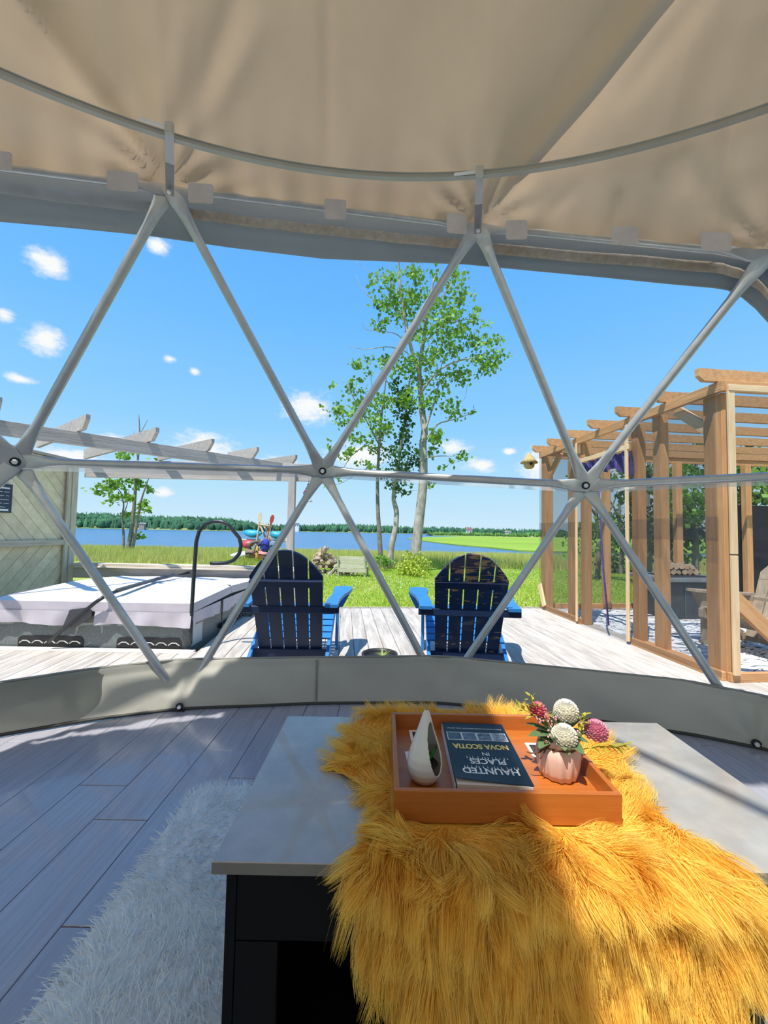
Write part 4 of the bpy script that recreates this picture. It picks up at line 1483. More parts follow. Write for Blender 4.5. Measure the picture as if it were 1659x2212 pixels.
# ================================================================== CHAIRS
def adirondack(loc, rotz, mat, slat_mats, label, top_rail=True, name='adirondack_chair', arm_w=1.0, light_rail=None, rail_mat=None):
    """local frame: sitter looks along +y; origin on the ground below the back's foot"""
    t = thing(name, loc, label, 'chair', rotz=rotz)
    by0, bz0, by1, bz1 = 0.03, .10, -.33, .965          # foot and head of the back
    ax = Vector((0, by1 - by0, bz1 - bz0))
    BL = ax.length
    ax.normalize()
    nb = Vector((0, -ax.z, ax.y))                         # towards the rear
    ex = Vector((1, 0, 0))
    Wt, Wb = .585, .535
    g = .012
    for k in range(5):
        def xe(edge, v):                                   # slat edges taper towards the foot
            f = v / BL
            Wd = Wb + (Wt - Wb) * f
            return -Wd / 2 + Wd * edge / 5
        poly = []
        lo_, hi_ = k, k + 1
        poly.append((xe(lo_, 0) + g / 2, 0)); poly.append((xe(hi_, 0) - g / 2, 0))
        for s_ in np.linspace(0, 1, 7):                    # arched head
            e = hi_ - (hi_ - lo_) * s_
            x_ = xe(e, BL)
            x_ = min(max(x_, xe(lo_, BL) + g / 2), xe(hi_, BL) - g / 2)
            f = abs(x_) / (Wt / 2)
            poly.append((x_, BL - .235 * f ** 2.1))
        mb = MB().prism(poly, Vector((0, by0, bz0)) + nb * .0, ex, ax, .021)
        mb.build('back_slat', slat_mats[k % len(slat_mats)], t, local=True)
    def on_back(v): return Vector((0, by0, bz0)) + ax * v
    # rails behind the back
    if top_rail:
        c = on_back(.66) + nb * .012
        piece('back_rail', rail_mat or mat, t, c + nb * .018 if light_rail else c, (.57, .045 if light_rail else .03, .06), frame_rot(nb, ax), .004, local=True)
    c = on_back(.40) + nb * .022
    beam('arm_rail', rail_mat or mat, t, (-.41, c.y, .475), (.41, c.y, .475), .045, .055, local=True, ch=.004)
    beam('foot_rail', rail_mat or mat, t, (-.31, by0 - .045, .085), (.31, by0 - .045, .085), .03, .075, local=True, ch=.004)
    for s_ in (-1, 1):
        # arm: narrow at the back, broad paddle in front
        out = [(.30, -.20), (.40, -.20), (.405, .0), (.43, .18), (.475, .34), (.49, .45), (.485, .53), (.44, .56), (.36, .56), (.315, .53), (.31, .42), (.325, .30), (.315, .12), (.30, 0)]
        poly = [(s_ * x * arm_w, y) for x, y in out]
        if s_ < 0: poly = poly[::-1]
        o = Vector((0, .0, .512))
        ey = Vector((0, 1, .06)).normalized()
        MB().prism(poly, o, ex, ey, .026).build('arm', mat, t, local=True)
        beam('front_leg', mat, t, (s_ * .355, .44, 0.0), (s_ * .355, .44, .535), .028, .10, up=(0, 1, 0), local=True)
        br = [(0, .0), (.0, -.15), (.03, -.15), (.10, -.02), (.10, 0)]
        bp_ = [(x, y) for x, y in br]
        MB().prism(bp_, Vector((s_ * .37 - (.0 if s_ > 0 else .022) + (.0 if s_ > 0 else .0), .44, .535)), Vector((s_, 0, 0)) if s_ > 0 else Vector((-1, 0, 0)), Vector((0, 0, 1)), -.022 if s_ > 0 else .022).build('arm_bracket', mat, t, local=True)
        # side rail: from the front leg down to the ground behind
        side = [(.56, .30), (.56, .385), (.50, .395), (.05, .17), (-.16, .05), (-.20, 0), (-.06, 0), (.30, .19), (.50, .29)]
        MB().prism(side, Vector((s_ * .315 - .014, 0, 0)), Vector((0, 1, 0)), Vector((0, 0, 1)), .028).build('side_rail', mat, t, local=True)
    for k in range(6):                                      # seat slats
        f = (k + .5) / 6
        y = .06 + .46 * f
        z = .175 + .222 * f + .008
        rr = frame_rot((1, 0, 0), (0, -.42, 1))
        piece('seat_slat', mat, t, (0, y, z), (.075, .66, .02), rr, .003, local=True)
    return t

navy = M('navy_paint', (0.008, 0.020, 0.062), rough=.45, var=.2, scale=6, spec=.3)
blue = M('blue_painted_wood', (0.03, 0.20, 0.50), rough=.38, var=.12, scale=10, spec=.5)
# the second chair's back: wavy reflections painted into the navy as brown streaks
reflected = bpy.data.materials.new('painted_reflection_navy')
reflected.use_nodes = True
nt = reflected.node_tree
bs = nt.nodes['Principled BSDF']
bs.inputs['Roughness'].default_value = .45
bs.inputs['Specular IOR Level'].default_value = .3
N_, L_ = nt.nodes.new, nt.links.new
tc_n = N_('ShaderNodeTexCoord')
mp_ = N_('ShaderNodeMapping'); mp_.inputs['Scale'].default_value = (2.2, 8, 8)
L_(tc_n.outputs['Object'], mp_.inputs[0])
ns_ = N_('ShaderNodeTexNoise'); ns_.inputs['Scale'].default_value = 2.6; ns_.inputs['Detail'].default_value = 5; ns_.inputs['Distortion'].default_value = 1.6
L_(mp_.outputs[0], ns_.inputs['Vector'])
sp_ = N_('ShaderNodeSeparateXYZ'); L_(tc_n.outputs['Object'], sp_.inputs[0])
# the painted reflections are strongest near the head
mr_ = N_('ShaderNodeMapRange'); mr_.inputs['From Min'].default_value = .40; mr_.inputs['From Max'].default_value = .85; mr_.inputs['To Min'].default_value = -.05; mr_.inputs['To Max'].default_value = .055
L_(sp_.outputs['Z'], mr_.inputs['Value'])
ad_ = N_('ShaderNodeMath'); L_(ns_.outputs['Fac'], ad_.inputs[0]); L_(mr_.outputs[0], ad_.inputs[1])
th_ = N_('ShaderNodeMapRange'); th_.inputs['From Min'].default_value = .585; th_.inputs['From Max'].default_value = .60
L_(ad_.outputs[0], th_.inputs['Value'])
mx_ = N_('ShaderNodeMix'); mx_.data_type = 'RGBA'
mx_.inputs['A'].default_value = (0.012, 0.030, 0.085, 1); mx_.inputs['B'].default_value = (.34, .20, .10, 1)
L_(th_.outputs[0], mx_.inputs['Factor']); L_(mx_.outputs['Result'], bs.inputs['Base Color'])

rail_pale = M('grey_blue_rail', (.10, .16, .24), rough=.4)
adirondack((-.765, 3.40, DZ), math.radians(2), blue, [navy], 'blue Adirondack chair with a clean navy back beside the hot tub', light_rail=True, rail_mat=navy)
adirondack((.715, 3.40, DZ), math.radians(-4), blue, [reflected], 'blue Adirondack chair with brown reflection streaks painted on its navy back', rail_mat=navy)

# ================================================================== POT BETWEEN THE CHAIRS
pp = PZ(820, 1411, .12)
pot = thing('plant_pot', (pp.x, pp.y, DZ), 'low black plastic pot with a small green seedling', 'plant pot')
pm_ = M('black_pot', (.02, .02, .022), rough=.5)
MB().lathe([(.10, 0), (.12, .06), (.137, .125), (.145, .13), (.145, .142), (.132, .142), (.126, .12), (.12, .10), (.0, .10)], (pp.x, pp.y, DZ), 28).build('pot_body', pm_, pot, smooth=True)
seed = thing('seedling', (pp.x + .02, pp.y, DZ + .10), 'little yellow-green seedling in the black pot', 'plant')
sg = M('seedling_green', (.30, .42, .06), rough=.5, translucent=.3)
for k in range(9):
    a = k * .8
    P_, F_ = leaf_shape(Vector((pp.x + .02, pp.y, DZ + .10)), (math.cos(a), math.sin(a), 1.2), .055 + .02 * (k % 3), .008)
    MB().add(P_, F_).build('leaf', sg, seed, smooth=True)

# ================================================================== HOT TUB
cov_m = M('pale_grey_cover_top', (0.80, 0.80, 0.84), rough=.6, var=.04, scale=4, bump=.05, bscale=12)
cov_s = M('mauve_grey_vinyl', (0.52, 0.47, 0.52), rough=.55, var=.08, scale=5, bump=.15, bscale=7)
tub_m = M('speckled_tub_panel', (0.16, 0.18, 0.18), rough=.5, var=.3, scale=90, bump=.05)
tub = thing('hot_tub', (-2.69, 4.63, -.50), 'square grey hot tub with a folded pale cover, sunk into the deck', 'hot tub')
hx0, hx1, hy0, hy1 = -3.60, -1.79, 3.73, 5.52
piece('tub_shell', tub_m, tub, ((hx0 + hx1) / 2, (hy0 + hy1) / 2, -.075), (hx1 - hx0, hy1 - hy0, .85), None, .05)
piece('tub_lip', M('dark_tub_lip', (.07, .09, .10), rough=.4), tub, ((hx0 + hx1) / 2, (hy0 + hy1) / 2, .30), (hx1 - hx0 + .05, hy1 - hy0 + .05, .12), None, .03)
ymid = (hy0 + hy1) / 2
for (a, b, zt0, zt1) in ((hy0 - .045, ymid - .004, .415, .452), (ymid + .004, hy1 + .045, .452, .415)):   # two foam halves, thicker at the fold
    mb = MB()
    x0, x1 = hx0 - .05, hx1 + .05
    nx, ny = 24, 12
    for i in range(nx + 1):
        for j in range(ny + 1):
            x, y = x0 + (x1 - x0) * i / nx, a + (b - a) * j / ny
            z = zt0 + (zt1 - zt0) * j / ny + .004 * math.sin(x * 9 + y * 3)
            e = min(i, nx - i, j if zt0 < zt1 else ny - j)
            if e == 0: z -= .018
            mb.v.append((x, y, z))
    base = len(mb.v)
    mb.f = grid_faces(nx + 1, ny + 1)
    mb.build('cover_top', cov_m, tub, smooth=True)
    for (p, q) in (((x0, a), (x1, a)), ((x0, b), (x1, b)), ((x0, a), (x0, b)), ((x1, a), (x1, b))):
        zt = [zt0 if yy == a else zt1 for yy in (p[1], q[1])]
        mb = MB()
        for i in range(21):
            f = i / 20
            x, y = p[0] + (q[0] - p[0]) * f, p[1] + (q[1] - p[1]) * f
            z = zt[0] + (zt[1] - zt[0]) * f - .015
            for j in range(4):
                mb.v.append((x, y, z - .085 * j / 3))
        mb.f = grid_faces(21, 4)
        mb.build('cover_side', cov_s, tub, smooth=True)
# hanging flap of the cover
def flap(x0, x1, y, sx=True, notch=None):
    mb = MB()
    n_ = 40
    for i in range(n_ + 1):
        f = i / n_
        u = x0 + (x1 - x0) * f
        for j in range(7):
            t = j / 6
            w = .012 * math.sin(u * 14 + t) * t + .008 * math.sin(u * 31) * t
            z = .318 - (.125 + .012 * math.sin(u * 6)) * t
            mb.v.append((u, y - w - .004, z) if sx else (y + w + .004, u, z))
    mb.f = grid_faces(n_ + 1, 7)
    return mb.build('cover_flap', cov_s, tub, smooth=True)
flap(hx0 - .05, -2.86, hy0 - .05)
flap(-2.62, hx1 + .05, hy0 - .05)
flap(hy0 - .05, hy1 + .05, hx1 + .05, False)
piece('fold_gap', black_m, tub, ((hx0 + hx1) / 2, ymid, .435), (hx1 - hx0 + .08, .012, .02), None, 0)
dark_plate = M('dark_bracket', (.05, .05, .06), rough=.5)
MB().prism([(-2.90, .17), (-2.84, .33), (-2.70, .35), (-2.64, .33), (-2.64, .27), (-2.78, .17)], (0, hy0 - .062, 0), (1, 0, 0), (0, 0, 1), .006).build('lifter_bracket', dark_plate, tub)
for x0, x1 in ((-3.36, -2.74), (-2.45, -1.83)):          # vents in the front panel
    zc, hh = .02, .055
    poly = []
    for cx, cz, a0 in ((x1 - .05, zc + hh - .04, 0), (x0 + .05, zc + hh - .04, 90), (x0 + .05, zc - hh, 180), (x1 - .05, zc - hh, 270)):
        for q in (0, 30, 60, 90):
            an = math.radians(a0 + q)
            poly.append((cx + .04 * math.cos(an), cz + .04 * math.sin(an)))
    v_ = MB().prism(poly, (0, hy0 - .002, 0), (1, 0, 0), (0, 0, 1), .006).build('vent', black_m, tub)
    for k in range(5):
        xx = x0 + .08 + (x1 - x0 - .16) * k / 4
        MB().tube([(xx - .05, hy0 - .012, zc - .01), (xx - .02, hy0 - .014, zc + .012), (xx + .02, hy0 - .014, zc + .012), (xx + .05, hy0 - .012, zc - .01)], .005, 6).build('vent_grille', M('pale_grille', (.55, .55, .52), rough=.5), v_)
MB().add([(hx1 + .0025, 3.80, -.02), (hx1 + .0025, 4.02, -.02), (hx1 + .0025, 4.02, .17), (hx1 + .0025, 3.80, .17)], [(0, 1, 2, 3)]).build('paper_label', M('paper_label', (.62, .62, .60), rough=.7, var=.15, scale=40, stretch=(1, 1, 6)), tub)
piece('strap', black_m, tub, (hx1 + .062, 4.35, .20), (.008, .03, .24), None, .001)
for k in range(9):
    piece('step_rib', black_m, tub, (hx1 + .03, 4.42 + k * .09, .03 ), (.05, .055, .05), Matrix.Rotation(.5, 3, 'X'), .008)

tube_m = M('black_steel_tube', (.035, .04, .045), rough=.3, metal=.4, var=.1)
rp = [(411, 1391), (414, 1320), (419, 1240), (424, 1170), (430, 1148), (442, 1133), (460, 1127), (478, 1127), (494, 1134), (506, 1149), (517, 1162), (521, 1178), (517, 1196), (505, 1210), (490, 1216), (472, 1217), (455, 1217)]
pts = [PY(px, py, 3.69) for px, py in rp]
dens = lerp_poly(pts, np.linspace(0, len(pts) - 1, 60))
hr = MB().tube(dens, .0175, 12)
hr = hr.build_at('handrail', tube_m, pts[0] , smooth=True)
tag(hr, 'black steel handrail curling over beside the hot tub', 'handrail')
lp = [PY(105, 1386, 3.64), PY(160, 1340, 3.62), PY(205, 1302, 3.62), PY(226, 1288, 3.64), PZ(250, 1278, .475), PZ(320, 1256, .485), PZ(372, 1244, .475), PZ(412, 1236, .455)]
lf = thing('cover_lifter', lp[0], 'black bent tube lifter lying across the hot tub cover', 'cover lifter')
MB().tube(lp, .017, 10).build('lifter_tube', tube_m, lf, smooth=True)
MB().tube([lp[4] + Vector((.012, 0, .012)), lp[6] + Vector((.012, 0, .018))], .020, 10).build('foam_sleeve', M('foam_sleeve', (.08, .09, .10), rough=.8), lf, smooth=True)

# ---------------- low timber kerb behind the tub
grey_wood = M('weathered_grey_wood', (0.50, 0.45, 0.41), col2=(0.34, 0.30, 0.27), rough=.8, scale=2.5, stretch=(12, 1, 12), bump=.3, bscale=8, objvar=.10)
pale_wood = M('weathered_pale_wood', (0.72, 0.64, 0.52), col2=(0.48, 0.41, 0.32), rough=.8, scale=2.5, stretch=(12, 1, 12), bump=.3, bscale=8, objvar=.12)
kb = thing('timber_kerb', (-3.0, 5.72, -.36), 'low weathered timber edging between hot tub and meadow', 'timber edging')
beam('cap_board', pale_wood, kb, (-4.4, 5.74, .545), (-1.2, 5.74, .545), .16, .035)
for k in range(4):
    beam('face_board', grey_wood, kb, (-4.4, 5.70, .44 - .21 * k), (-1.2, 5.70, .44 - .21 * k), .03, .17)
beam('cleat', pale_wood, kb, (-4.35, 5.66, .515), (-1.25, 5.66, .515), .05, .022)

# ---------------- privacy wall with chevron boards
pw = thing('privacy_wall', (-4.5, 4.2, -.36), 'privacy wall of diagonal cedar boards beside the hot tub', 'board wall')
PWX = -4.5
fence_m = M('cedar_fence_board', (0.94, 0.80, 0.55), col2=(0.72, 0.61, 0.41), rough=.75, scale=3, stretch=(2, 3, 3), bump=.25, bscale=12, objvar=.14)
def chevron(y0, y1, z0, z1, sgn):
    w = .135
    c = -8.0
    while c < 14:
        # boards run at 45 degrees: lines z + sgn*y = const
        poly = [(y0, z0), (y1, z0), (y1, z1), (y0, z1)]
        r2 = math.sqrt(2)
        poly = clip_poly(poly, sgn / r2, 1 / r2, c + w - .006)
        if poly: poly = clip_poly(poly, -sgn / r2, -1 / r2, -c)
        if len(poly) >= 3:
            MB().prism(poly, (PWX, 0, 0), (0, 1, 0), (0, 0, 1), -.022 if random.random() < .5 else -.019).build('fence_board', fence_m, pw)
        c += w
PY0, PY1 = 2.2, 5.62
chevron(PY0, PY1, .895, 1.93, 1)
chevron(PY0, PY1, -.10, .825, -1)
beam('mid_rail', pale_wood, pw, (PWX + .03, PY0, .86), (PWX + .03, PY1, .86), .05, .075)
beam('top_rail', pale_wood, pw, (PWX + .03, PY0, 1.96), (PWX + .03, PY1, 1.96), .06, .07)
beam('cap_board', grey_wood, pw, (PWX, PY0, 2.02), (PWX, PY1 + .1, 2.02), .16, .035)
beam('end_post', pale_wood, pw, (PWX + .02, 5.69, -.36), (PWX + .02, 5.69, 2.0), .10, .10, up=(0, 1, 0))
beam('corner_strip', pale_wood, pw, (PWX + .05, 5.60, -.1), (PWX + .05, 5.60, 1.95), .03, .06, up=(0, 1, 0))
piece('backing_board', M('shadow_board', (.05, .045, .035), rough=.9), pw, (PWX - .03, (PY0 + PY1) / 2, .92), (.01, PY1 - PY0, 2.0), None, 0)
# sign board
sg_m = M('navy_sign', (.012, .03, .07), rough=.5, var=.2)
sc = [PWX + .024]
s_c = Vector((PWX + .03, 4.56, 1.40))
sign = thing('sign_board', (s_c.x, s_c.y, 1.2), 'small dark navy sign hung on the privacy wall', 'sign')
piece('sign_panel', sg_m, sign, s_c, (.014, .42, .34), None, .003)
for k in range(6):
    zz = 1.52 - .045 * k
    L2 = .26 if k else .20
    mbs = MB()
    nseg = 12
    for q in range(nseg):
        if random.random() < .2 and k: continue
        ya = 4.73 - L2 + L2 * q / nseg
        mbs.box((PWX + .0385, ya + .008, zz + random.uniform(-.002, .002)), (.001, L2 / nseg * .8, .006 if k else .020))
    mbs.build('sign_line', white_ink, sign)
MB().box((PWX + .0385, 4.66, 1.262), (.001, .13, .022)).build('sign_line', white_ink, sign)

# ---------------- corner pergola
pg = thing('pergola', (-1.31, 5.78, -.36), 'weathered grey corner pergola with notched rafter tails over the hot tub', 'pergola')
tips = [PZ(*p, 2.14) for p in [(190, 910), (340, 937), (460, 960), (557, 977), (640, 993)]]
stepv = (tips[4] - tips[0]) / 4
tips = [tips[0] - stepv * 2, tips[0] - stepv] + tips
rd = Vector((-.80, .60, 0)).normalized()
bd = stepv.normalized()
for k, tp in enumerate(tips):
    lens = [(PWX + .14 - tp.x) / rd.x, (5.78 - tp.y) / rd.y]
    Ln = min([l for l in lens if l > 0] + [3.0])
    Ln = max(Ln, .35) + .06
    # tail with the lower corner cut away
    prof_ = [(0, .07), (0, .02), (.10, -.07), (Ln, -.07), (Ln, .07)]
    sdv = rd.cross(Vector((0, 0, 1)))
    MB().prism(prof_, tp + Vector((0, 0, .0)) - sdv * .019, rd, Vector((0, 0, 1)), .038).build('rafter', grey_wood, pg)
b0 = tips[0] + rd * .40 - bd * .30
b1 = tips[-1] + rd * .04 + bd * .05
off_ = (tips[-1] + rd * .30)
beam('diagonal_beam', grey_wood, pg, Vector((b0.x, b0.y, 1.995)), Vector((b1.x, b1.y, 1.995)), .04, .14)
beam('far_beam', grey_wood, pg, (-4.38, 5.80, 1.93), (-1.03, 5.80, 1.93), .04, .26)
beam('post', grey_wood, pg, (-1.335, 5.74, -.36), (-1.335, 5.74, 1.94), .095, .095, up=(0, 1, 0))

# hanging hummingbird ornament
hb = PY(667, 1036, 5.78)
orn = thing('wind_ornament', hb - Vector((0, 0, .32)), 'hanging hummingbird ornament under the pergola beam end', 'ornament')
MB().tube([hb, hb - Vector((0, 0, .07)), hb - Vector((.0, 0, .30))], .003, 6).build('cord', tube_m, orn)
MB().sphere(hb - Vector((0, 0, .075)), .02, 10, 8).build('bead', black_m, orn, smooth=True)
bird = M('ruby_bird', (.30, .03, .09), rough=.3)
MB().tube([hb + Vector((.0, 0, -.13)), hb + Vector((-.03, 0, -.155)), hb + Vector((-.055, 0, -.20)), hb + Vector((-.06, 0, -.25))], [.006, .022, .026, .006], 10).build('bird_body', bird, orn, smooth=True)
MB().prism([(0, 0), (.05, .04), (.02, .09), (-.02, .03)], hb + Vector((-.03, 0, -.17)), (1, 0, 0), (0, 0, 1), .004).build('wing', M('teal_wing', (.05, .13, .14), rough=.4), orn)
MB().lathe([(.004, .03), (.03, .02), (.045, 0), (.04, -.008), (.0, -.01)], hb - Vector((-.02, 0, .32)), 16).build('bell', M('silver_bell', (.6, .6, .6), rough=.25, metal=.6), orn, smooth=True)

# ================================================================== SCREENED GAZEBO
gw = M('cedar_framing', (0.68, 0.37, 0.16), col2=(0.50, 0.25, 0.10), rough=.75, scale=2.4, stretch=(11, 1, 11), bump=.3, bscale=9, objvar=.10)
gl_ = M('bright_batten', (0.85, 0.62, 0.36), col2=(0.70, 0.47, 0.25), rough=.7, scale=2.4, stretch=(11, 1, 11), bump=.2, bscale=9, objvar=.08)
gz = thing('gazebo', G(0, 0, DZ), 'open cedar gazebo closed in with dark insect screen', 'gazebo')
GH, GP, GQ = 2.27, 4.6, 2.93
def q_at(px, py):                                # sight line against the left wall plane
    d = ray(px, py); o = Vector((0, 0, CAMH)) - GC
    t = -o.dot(EX) / d.dot(EX)
    return (o + d * t).dot(EY)
Zu = Vector((0, 0, 1))
def post(p, q, w, l, mat=gw, z1=GH, z0=DZ, name='post'):
    return piece(name, mat, gz, G(p, q, (z0 + z1) / 2), (w, l, z1 - z0), DROT, .004)
def vpost(p, q, w, l, z1=GH, z0=DZ, mat=gw, name='post'):
    # boards stand upright, so their long local axis points up
    rot = Matrix((EX, Zu, EX.cross(Zu))).transposed()
    return piece(name, mat, gz, G(p, q, (z0 + z1) / 2), (w, z1 - z0, l), rot, .004)
lq = {k: q_at(x, y) for k, (x, y) in dict(B=(1421, 1300), C=(1373, 1300), D=(1259, 1300), E=(1230, 1260), F=(1180, 1260)).items()}
SILL = DZ + .06
vpost(.03, .085, .05, .17, z0=DZ)                       # near corner
vpost(.05, lq['B'], .09, .10)
vpost(.05, lq['C'], .09, .10)
vpost(.05, lq['D'], .09, .10)
vpost(.05, lq['E'], .09, .09)
vpost(.05, GQ - .06, .12, .12)
for pq in ((1.0, GQ - .05), (2.2, GQ - .05), (3.4, GQ - .05), (4.5, GQ - .05)):
    vpost(pq[0], pq[1], .10, .09)
for pq in ((4.55, .08), (4.55, 1.0), (4.55, 2.0)):
    vpost(pq[0], pq[1], .10, .10)
# sills and plates
def rail_(p0, q0, p1, q1, z, w, h, mat=gw, name='sill'):
    return beam(name, mat, gz, G(p0, q0, z), G(p1, q1, z), w, h)
rail_(-.02, 0, -.02, lq['C'] + .02, DZ + .035, .04, .07)
rail_(-.02, lq['D'], -.02, GQ, DZ + .035, .04, .07)
rail_(0, -.02, GP, -.02, DZ + .035, .04, .07)
rail_(0, GQ, GP, GQ, DZ + .035, .04, .07)
rail_(.07, .17, .07, lq['C'], DZ + .03, .09, .045, name='inner_sill')
rail_(-.02, -.05, -.02, GQ + .02, GH + .04, .04, .085, name='eave_beam')
rail_(.0, -.03, GP, -.03, GH + .04, .04, .085, name='eave_beam')
rail_(0, GQ + .02, GP, GQ + .02, GH + .04, .04, .085, name='eave_beam')
rail_(GP + .02, 0, GP + .02, GQ, GH + .04, .04, .085, name='eave_beam')
# rafters with cut tails
for k, (px, py) in enumerate([(1505, 810), (1412, 857), (1330, 889), (1270, 916), (1220, 937), (1182, 955), (1145, 972)]):
    d_ = PZ(px, py, GH + .135)
    rel = d_ - GC
    p0, q0 = rel.dot(EX), rel.dot(EY)
    q0 = max(-.03, min(GQ, q0))
    Ln = GP + .35 - p0
    prof_ = [(0, .05), (0, -.01), (.05, -.05), (Ln, -.05), (Ln, .05)]
    MB().prism(prof_, G(p0, q0 + .019, GH + .135), EX, Zu, .038).build('rafter', gw, gz)
# corner braces
def brace(a, b, w=.09, t=.038, mat=gw):
    beam('brace', mat, gz, a, b, t, w, up=EX)
beam('brace', gl_, gz, G(.05, .16, 2.0), G(.05, .48, 2.27), .04, .09, up=(0, 0, 1))
beam('brace', gw, gz, G(.05, GQ - .10, 1.95), G(.05, GQ - .45, 2.27), .04, .09)
beam('brace', gw, gz, G(.10, .03, .62), G(.78, .03, DZ + .05), .04, .12)
beam('brace', gl_, gz, G(-.05, GQ - .16, DZ + .06), G(-.05, GQ - .02, .34), .03, .09)
# insect screen: dark woven sheets, two widths that overlap at mid height
def screen_mat(name, dens):
    return M(name, (0.025, 0.03, 0.035), rough=.7, alpha=dens, var=.2)
scr = screen_mat('insect_screen', .30)
scr2 = screen_mat('roof_screen', .24)
def sheet(p0, q0, p1, q1, z0, z1, mat=scr):
    mb = MB().add([G(p0, q0, z0), G(p1, q1, z0), G(p1, q1, z1), G(p0, q0, z1)], [(0, 1, 2, 3)])
    return mb.build('insect_screen', mat, gz)
for (q0, q1) in ((0.0, lq['C']), (lq['D'], GQ)):
    sheet(-.045, q0, -.045, q1, DZ + .02, 1.265); sheet(-.050, q0, -.050, q1, 1.07, GH)
sheet(-.045, lq['C'], -.045, lq['D'], DZ + .02, 2.0)
sheet(0, GQ + .045, GP, GQ + .045, DZ + .02, 1.265); sheet(0, GQ + .05, GP, GQ + .05, 1.07, GH)
rs = MB()
nx, ny = 24, 20
for i in range(nx + 1):
    for j in range(ny + 1):
        p_, q_ = GP * i / nx, GQ * j / ny
        rs.v.append(tuple(G(p_, q_, GH + .082 - .03 * abs(math.sin(q_ * math.pi / .49)) * (.5 + .5 * math.sin(p_ * 2.3)))))
rs.f = grid_faces(nx + 1, ny + 1)
rs.build('roof_screen', scr2, gz, smooth=True)
# bright battens that pin the screen
def batten(p, q, z0=DZ + .03, z1=GH, w=.045):
    vpost(p, q, .022, w, z0=z0, z1=z1, mat=gl_, name='batten')
batten(-.062, lq['C'] + .03, w=.04)
batten(-.062, lq['D'] + .03, w=.03)
rot_f = Matrix((EY, Zu, EY.cross(Zu))).transposed()
piece('batten', gl_, gz, G(.028, -.055, 1.62), (.022, GH - .97, .055), rot_f, .003)
piece('batten', gl_, gz, G(.028, -.055, .50), (.022, .92, .055), rot_f, .003)
beam('batten', gl_, gz, G(-.062, lq['C'], 2.03), G(-.062, lq['D'], 2.03), .022, .05)
beam('batten', gl_, gz, G(0, -.062, GH + .02), G(GP, -.062, GH + .02), .022, .05)
# purple door curtain: gathered header and the zip hanging open
pur = M('purple_cloth', (.07, .045, .22), rough=.7, var=.5, scale=25)
cm = MB()
for i in range(41):
    f = i / 40
    q = lq['C'] + (lq['D'] - lq['C']) * f
    for j in range(6):
        t = j / 5
        cm.v.append(tuple(G(-.03 + .03 * math.sin(f * 40 + t * 2), q, 2.0 - (.10 + .16 * (1 - f) ** 2 + .03 * math.sin(f * 17)) * t)))
cm.f = grid_faces(41, 6)
cm.build('door_curtain', pur, gz, smooth=True)
qz = q_at(1312, 1200)
MB().tube([G(-.05, qz + .10, 1.95), G(-.05, qz + .05, 1.3), G(-.05, qz, .7), G(-.06, qz - .10, .10)], .010, 8).build('door_zip', pur, gz, smooth=True)

# dark privacy panel at the back of the gazebo
pan = thing('shade_panel', G(4.2, GQ + .12, DZ), 'black fabric panel standing behind the gazebo', 'panel')
pnm = MB()
p_a = 3.22
for i in range(31):
    for j in range(13):
        u, v = i / 30, j / 12
        pnm.v.append(tuple(G(p_a + 2.2 * u, GQ + .16 + .015 * math.sin(u * 14 + v * 4) + .01 * math.sin(v * 9), DZ + 1.66 * v)))
pnm.f = grid_faces(31, 13)
pnm.build('panel_cloth', M('black_cloth', (.035, .03, .035), rough=.85, var=.25, scale=3), pan, smooth=True)
for u in (p_a + .02, p_a + 2.18):
    beam('panel_stake', gw, pan, G(u, GQ + .20, DZ), G(u, GQ + .20, 1.7), .04, .04, up=(0, 1, 0))

# patterned outdoor mat on the gazebo floor
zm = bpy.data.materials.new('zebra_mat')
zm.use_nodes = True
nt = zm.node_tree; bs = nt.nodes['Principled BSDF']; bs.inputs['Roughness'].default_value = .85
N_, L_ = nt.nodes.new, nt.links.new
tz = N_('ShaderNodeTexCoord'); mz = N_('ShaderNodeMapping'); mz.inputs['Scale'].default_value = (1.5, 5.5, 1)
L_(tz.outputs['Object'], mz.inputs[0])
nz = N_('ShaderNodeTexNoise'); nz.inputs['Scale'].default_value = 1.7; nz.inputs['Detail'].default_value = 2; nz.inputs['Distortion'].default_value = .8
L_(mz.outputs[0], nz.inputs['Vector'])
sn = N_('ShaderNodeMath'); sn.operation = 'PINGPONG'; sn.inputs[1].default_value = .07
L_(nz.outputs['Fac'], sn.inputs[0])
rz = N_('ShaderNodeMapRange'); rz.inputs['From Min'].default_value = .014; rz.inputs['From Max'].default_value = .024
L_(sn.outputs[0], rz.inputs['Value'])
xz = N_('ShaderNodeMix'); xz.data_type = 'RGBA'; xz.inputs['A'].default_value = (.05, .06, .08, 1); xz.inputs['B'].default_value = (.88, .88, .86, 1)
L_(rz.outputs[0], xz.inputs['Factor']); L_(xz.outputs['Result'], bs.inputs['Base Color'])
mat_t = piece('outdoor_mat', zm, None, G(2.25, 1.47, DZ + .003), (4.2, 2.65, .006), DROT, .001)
tag(mat_t, 'white outdoor mat with dark wavy lines on the gazebo floor', 'mat')

